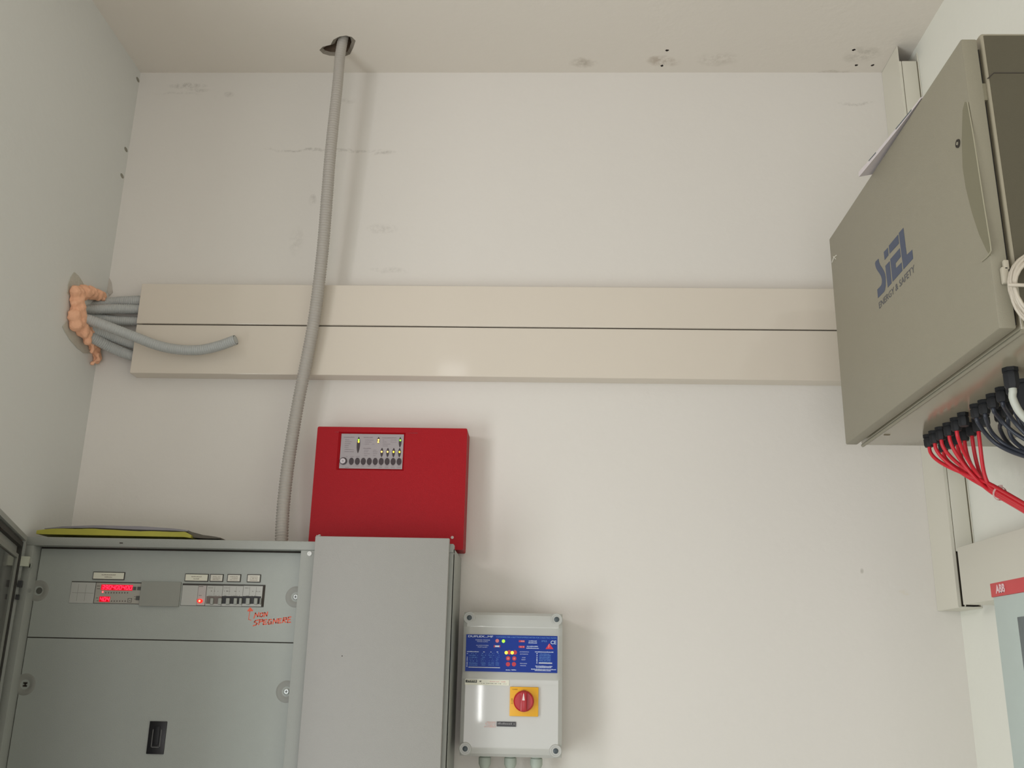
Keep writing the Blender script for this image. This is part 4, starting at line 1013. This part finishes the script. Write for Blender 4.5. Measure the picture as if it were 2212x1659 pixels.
for (ta, tb) in ((.18, .30), (.62, .86)):
    for t_a, t_b in ((ta, tb),):
        ya, yb = y1+(y0-y1)*t_a, y1+(y0-y1)*t_b
        oa, ob = .018*(1-t_a)**1.3+.0005, .018*(1-t_b)**1.3+.0005; ha, hb = .003*(1-t_a)+.010*(1-.75*t_a), .003*(1-t_b)+.010*(1-.75*t_b)
        prism(bm, [(XS-oa-.0001, ya, SZ1+ha+.0005), (XS-ob-.0001, yb, SZ1+hb+.0005), (XS-ob-.0001, yb, SZ1+hb-.0015), (XS-oa-.0001, ya, SZ1+ha-.0015)], (-1, 0, 0), .0004)
part('printed_edge', bm, mat('print_teal', (96, 104, 108), .6), pk)

# ------------------------------------------------------------------ inverter with the red band
XA = .70
ab = thing('solar_inverter', 'pale grey wall inverter with red lettered band at the right border', 'inverter', (XR, 1.3, H-.6))
za0, za1 = H-.62, H+.1505; ya1 = 1.5595; ya0 = 1.02
bm = bmesh.new(); box(bm, XA+.0015, XR-.0005, ya0+.004, ya1-.008, za0, za1-.004, bev=.004); part('body', bm, M_abb, ab, smooth=40)
zr = H+.1295
bm = B(XA-.001, XA+.010, ya0, ya1, zr, za1, bev=.0008); bd = part('red_band', bm, M_abbr, ab, smooth=40)
bm = B(XA, XA+.008, ya0, ya1-.004, za0, zr, bev=.0008); part('front_cover', bm, M_abb, ab, smooth=40)
a = at(2151.5, 1282.5, X=XA-.0013); b_ = at(2171.5, 1279.5, X=XA-.0013)
b_.z = a.z
bm = bmesh.new(); text_bm(bm, 'ABB', a+Vector((0, 0, .0008)), (0, -1, 0), (0, 0, 1), .0122, (b_-a).length, .045); part('band_lettering', bm, M_abbt, ab, label='white letters ABB')
p = at(2198.5, 1333, X=XA); bm = B(XA-.0012, XA+.002, 1.2, p.y, H-.16, p.z, bev=.0008); sc_ = part('display_screen', bm, M_scr, ab, smooth=40)

# ------------------------------------------------------------------ light
w = bpy.data.worlds.new('World'); bpy.context.scene.world = w; w.use_nodes = True
nt = w.node_tree; bg = nt.nodes['Background']; bg.inputs['Strength'].default_value = .84
bg.inputs['Color'].default_value = (.97, .99, 1, 1)

def area(name, loc, target, sx, sy, power, col, shape='RECTANGLE', spread=None):
    l = bpy.data.lights.new(name, 'AREA'); l.shape = shape; l.size = sx; l.size_y = sy; l.energy = power; l.color = col
    if spread: l.spread = spread
    o = bpy.data.objects.new(name, l); C.objects.link(o); o.location = loc
    o.rotation_euler = (Vector(target)-Vector(loc)).to_track_quat('-Z', 'Y').to_euler(); return o
area('daylight_side_opening', (-1.65, .30, H+.72), (-.1, 2.1, H-.2), .32, .36, 7, (1, .93, .96))
area('daylight_doorway_left', (-1.75, .10, H-.8), (.9, 1.4, H-.5), 1.3, 1.5, 32.5, (.91, 1, 1))
area('daylight_rear', (-.1, -2.4, H-.85), (.3, 2.2, H-.5), 1.6, 1.4, 16.5, (1, .95, .95))
area('lid_glint_strip', (-.365, -1.2, H-.235), (-.1, 2.1, H-.1), .014, .32, .6, (1, 1, .98))  # unseen strip added for the tall highlight on the pump box lid
area('trunking_glint_light', (-.47, -.28, H+1.44), (-.16, 2.15, H+.68), .14, .09, .1, (1, 1, 1))  # small unseen light placed to mirror as a bright patch in the trunking lid

# ------------------------------------------------------------------ camera
cam = bpy.data.cameras.new('Camera'); co = bpy.data.objects.new('Camera', cam); C.objects.link(co)
cam.sensor_width = 36; cam.sensor_fit = 'HORIZONTAL'; cam.lens = 36*F/2212; cam.clip_start = .01
R = Matrix((Vector(MR[0]), -Vector(MR[1]), -Vector(MR[2]))).transposed()
co.matrix_world = Matrix.Translation((0, 0, H)) @ R.to_4x4()
sc = bpy.context.scene; sc.camera = co
sc.view_settings.view_transform = 'Standard'; sc.view_settings.look = 'None'; sc.view_settings.exposure = 0; sc.view_settings.gamma = 1
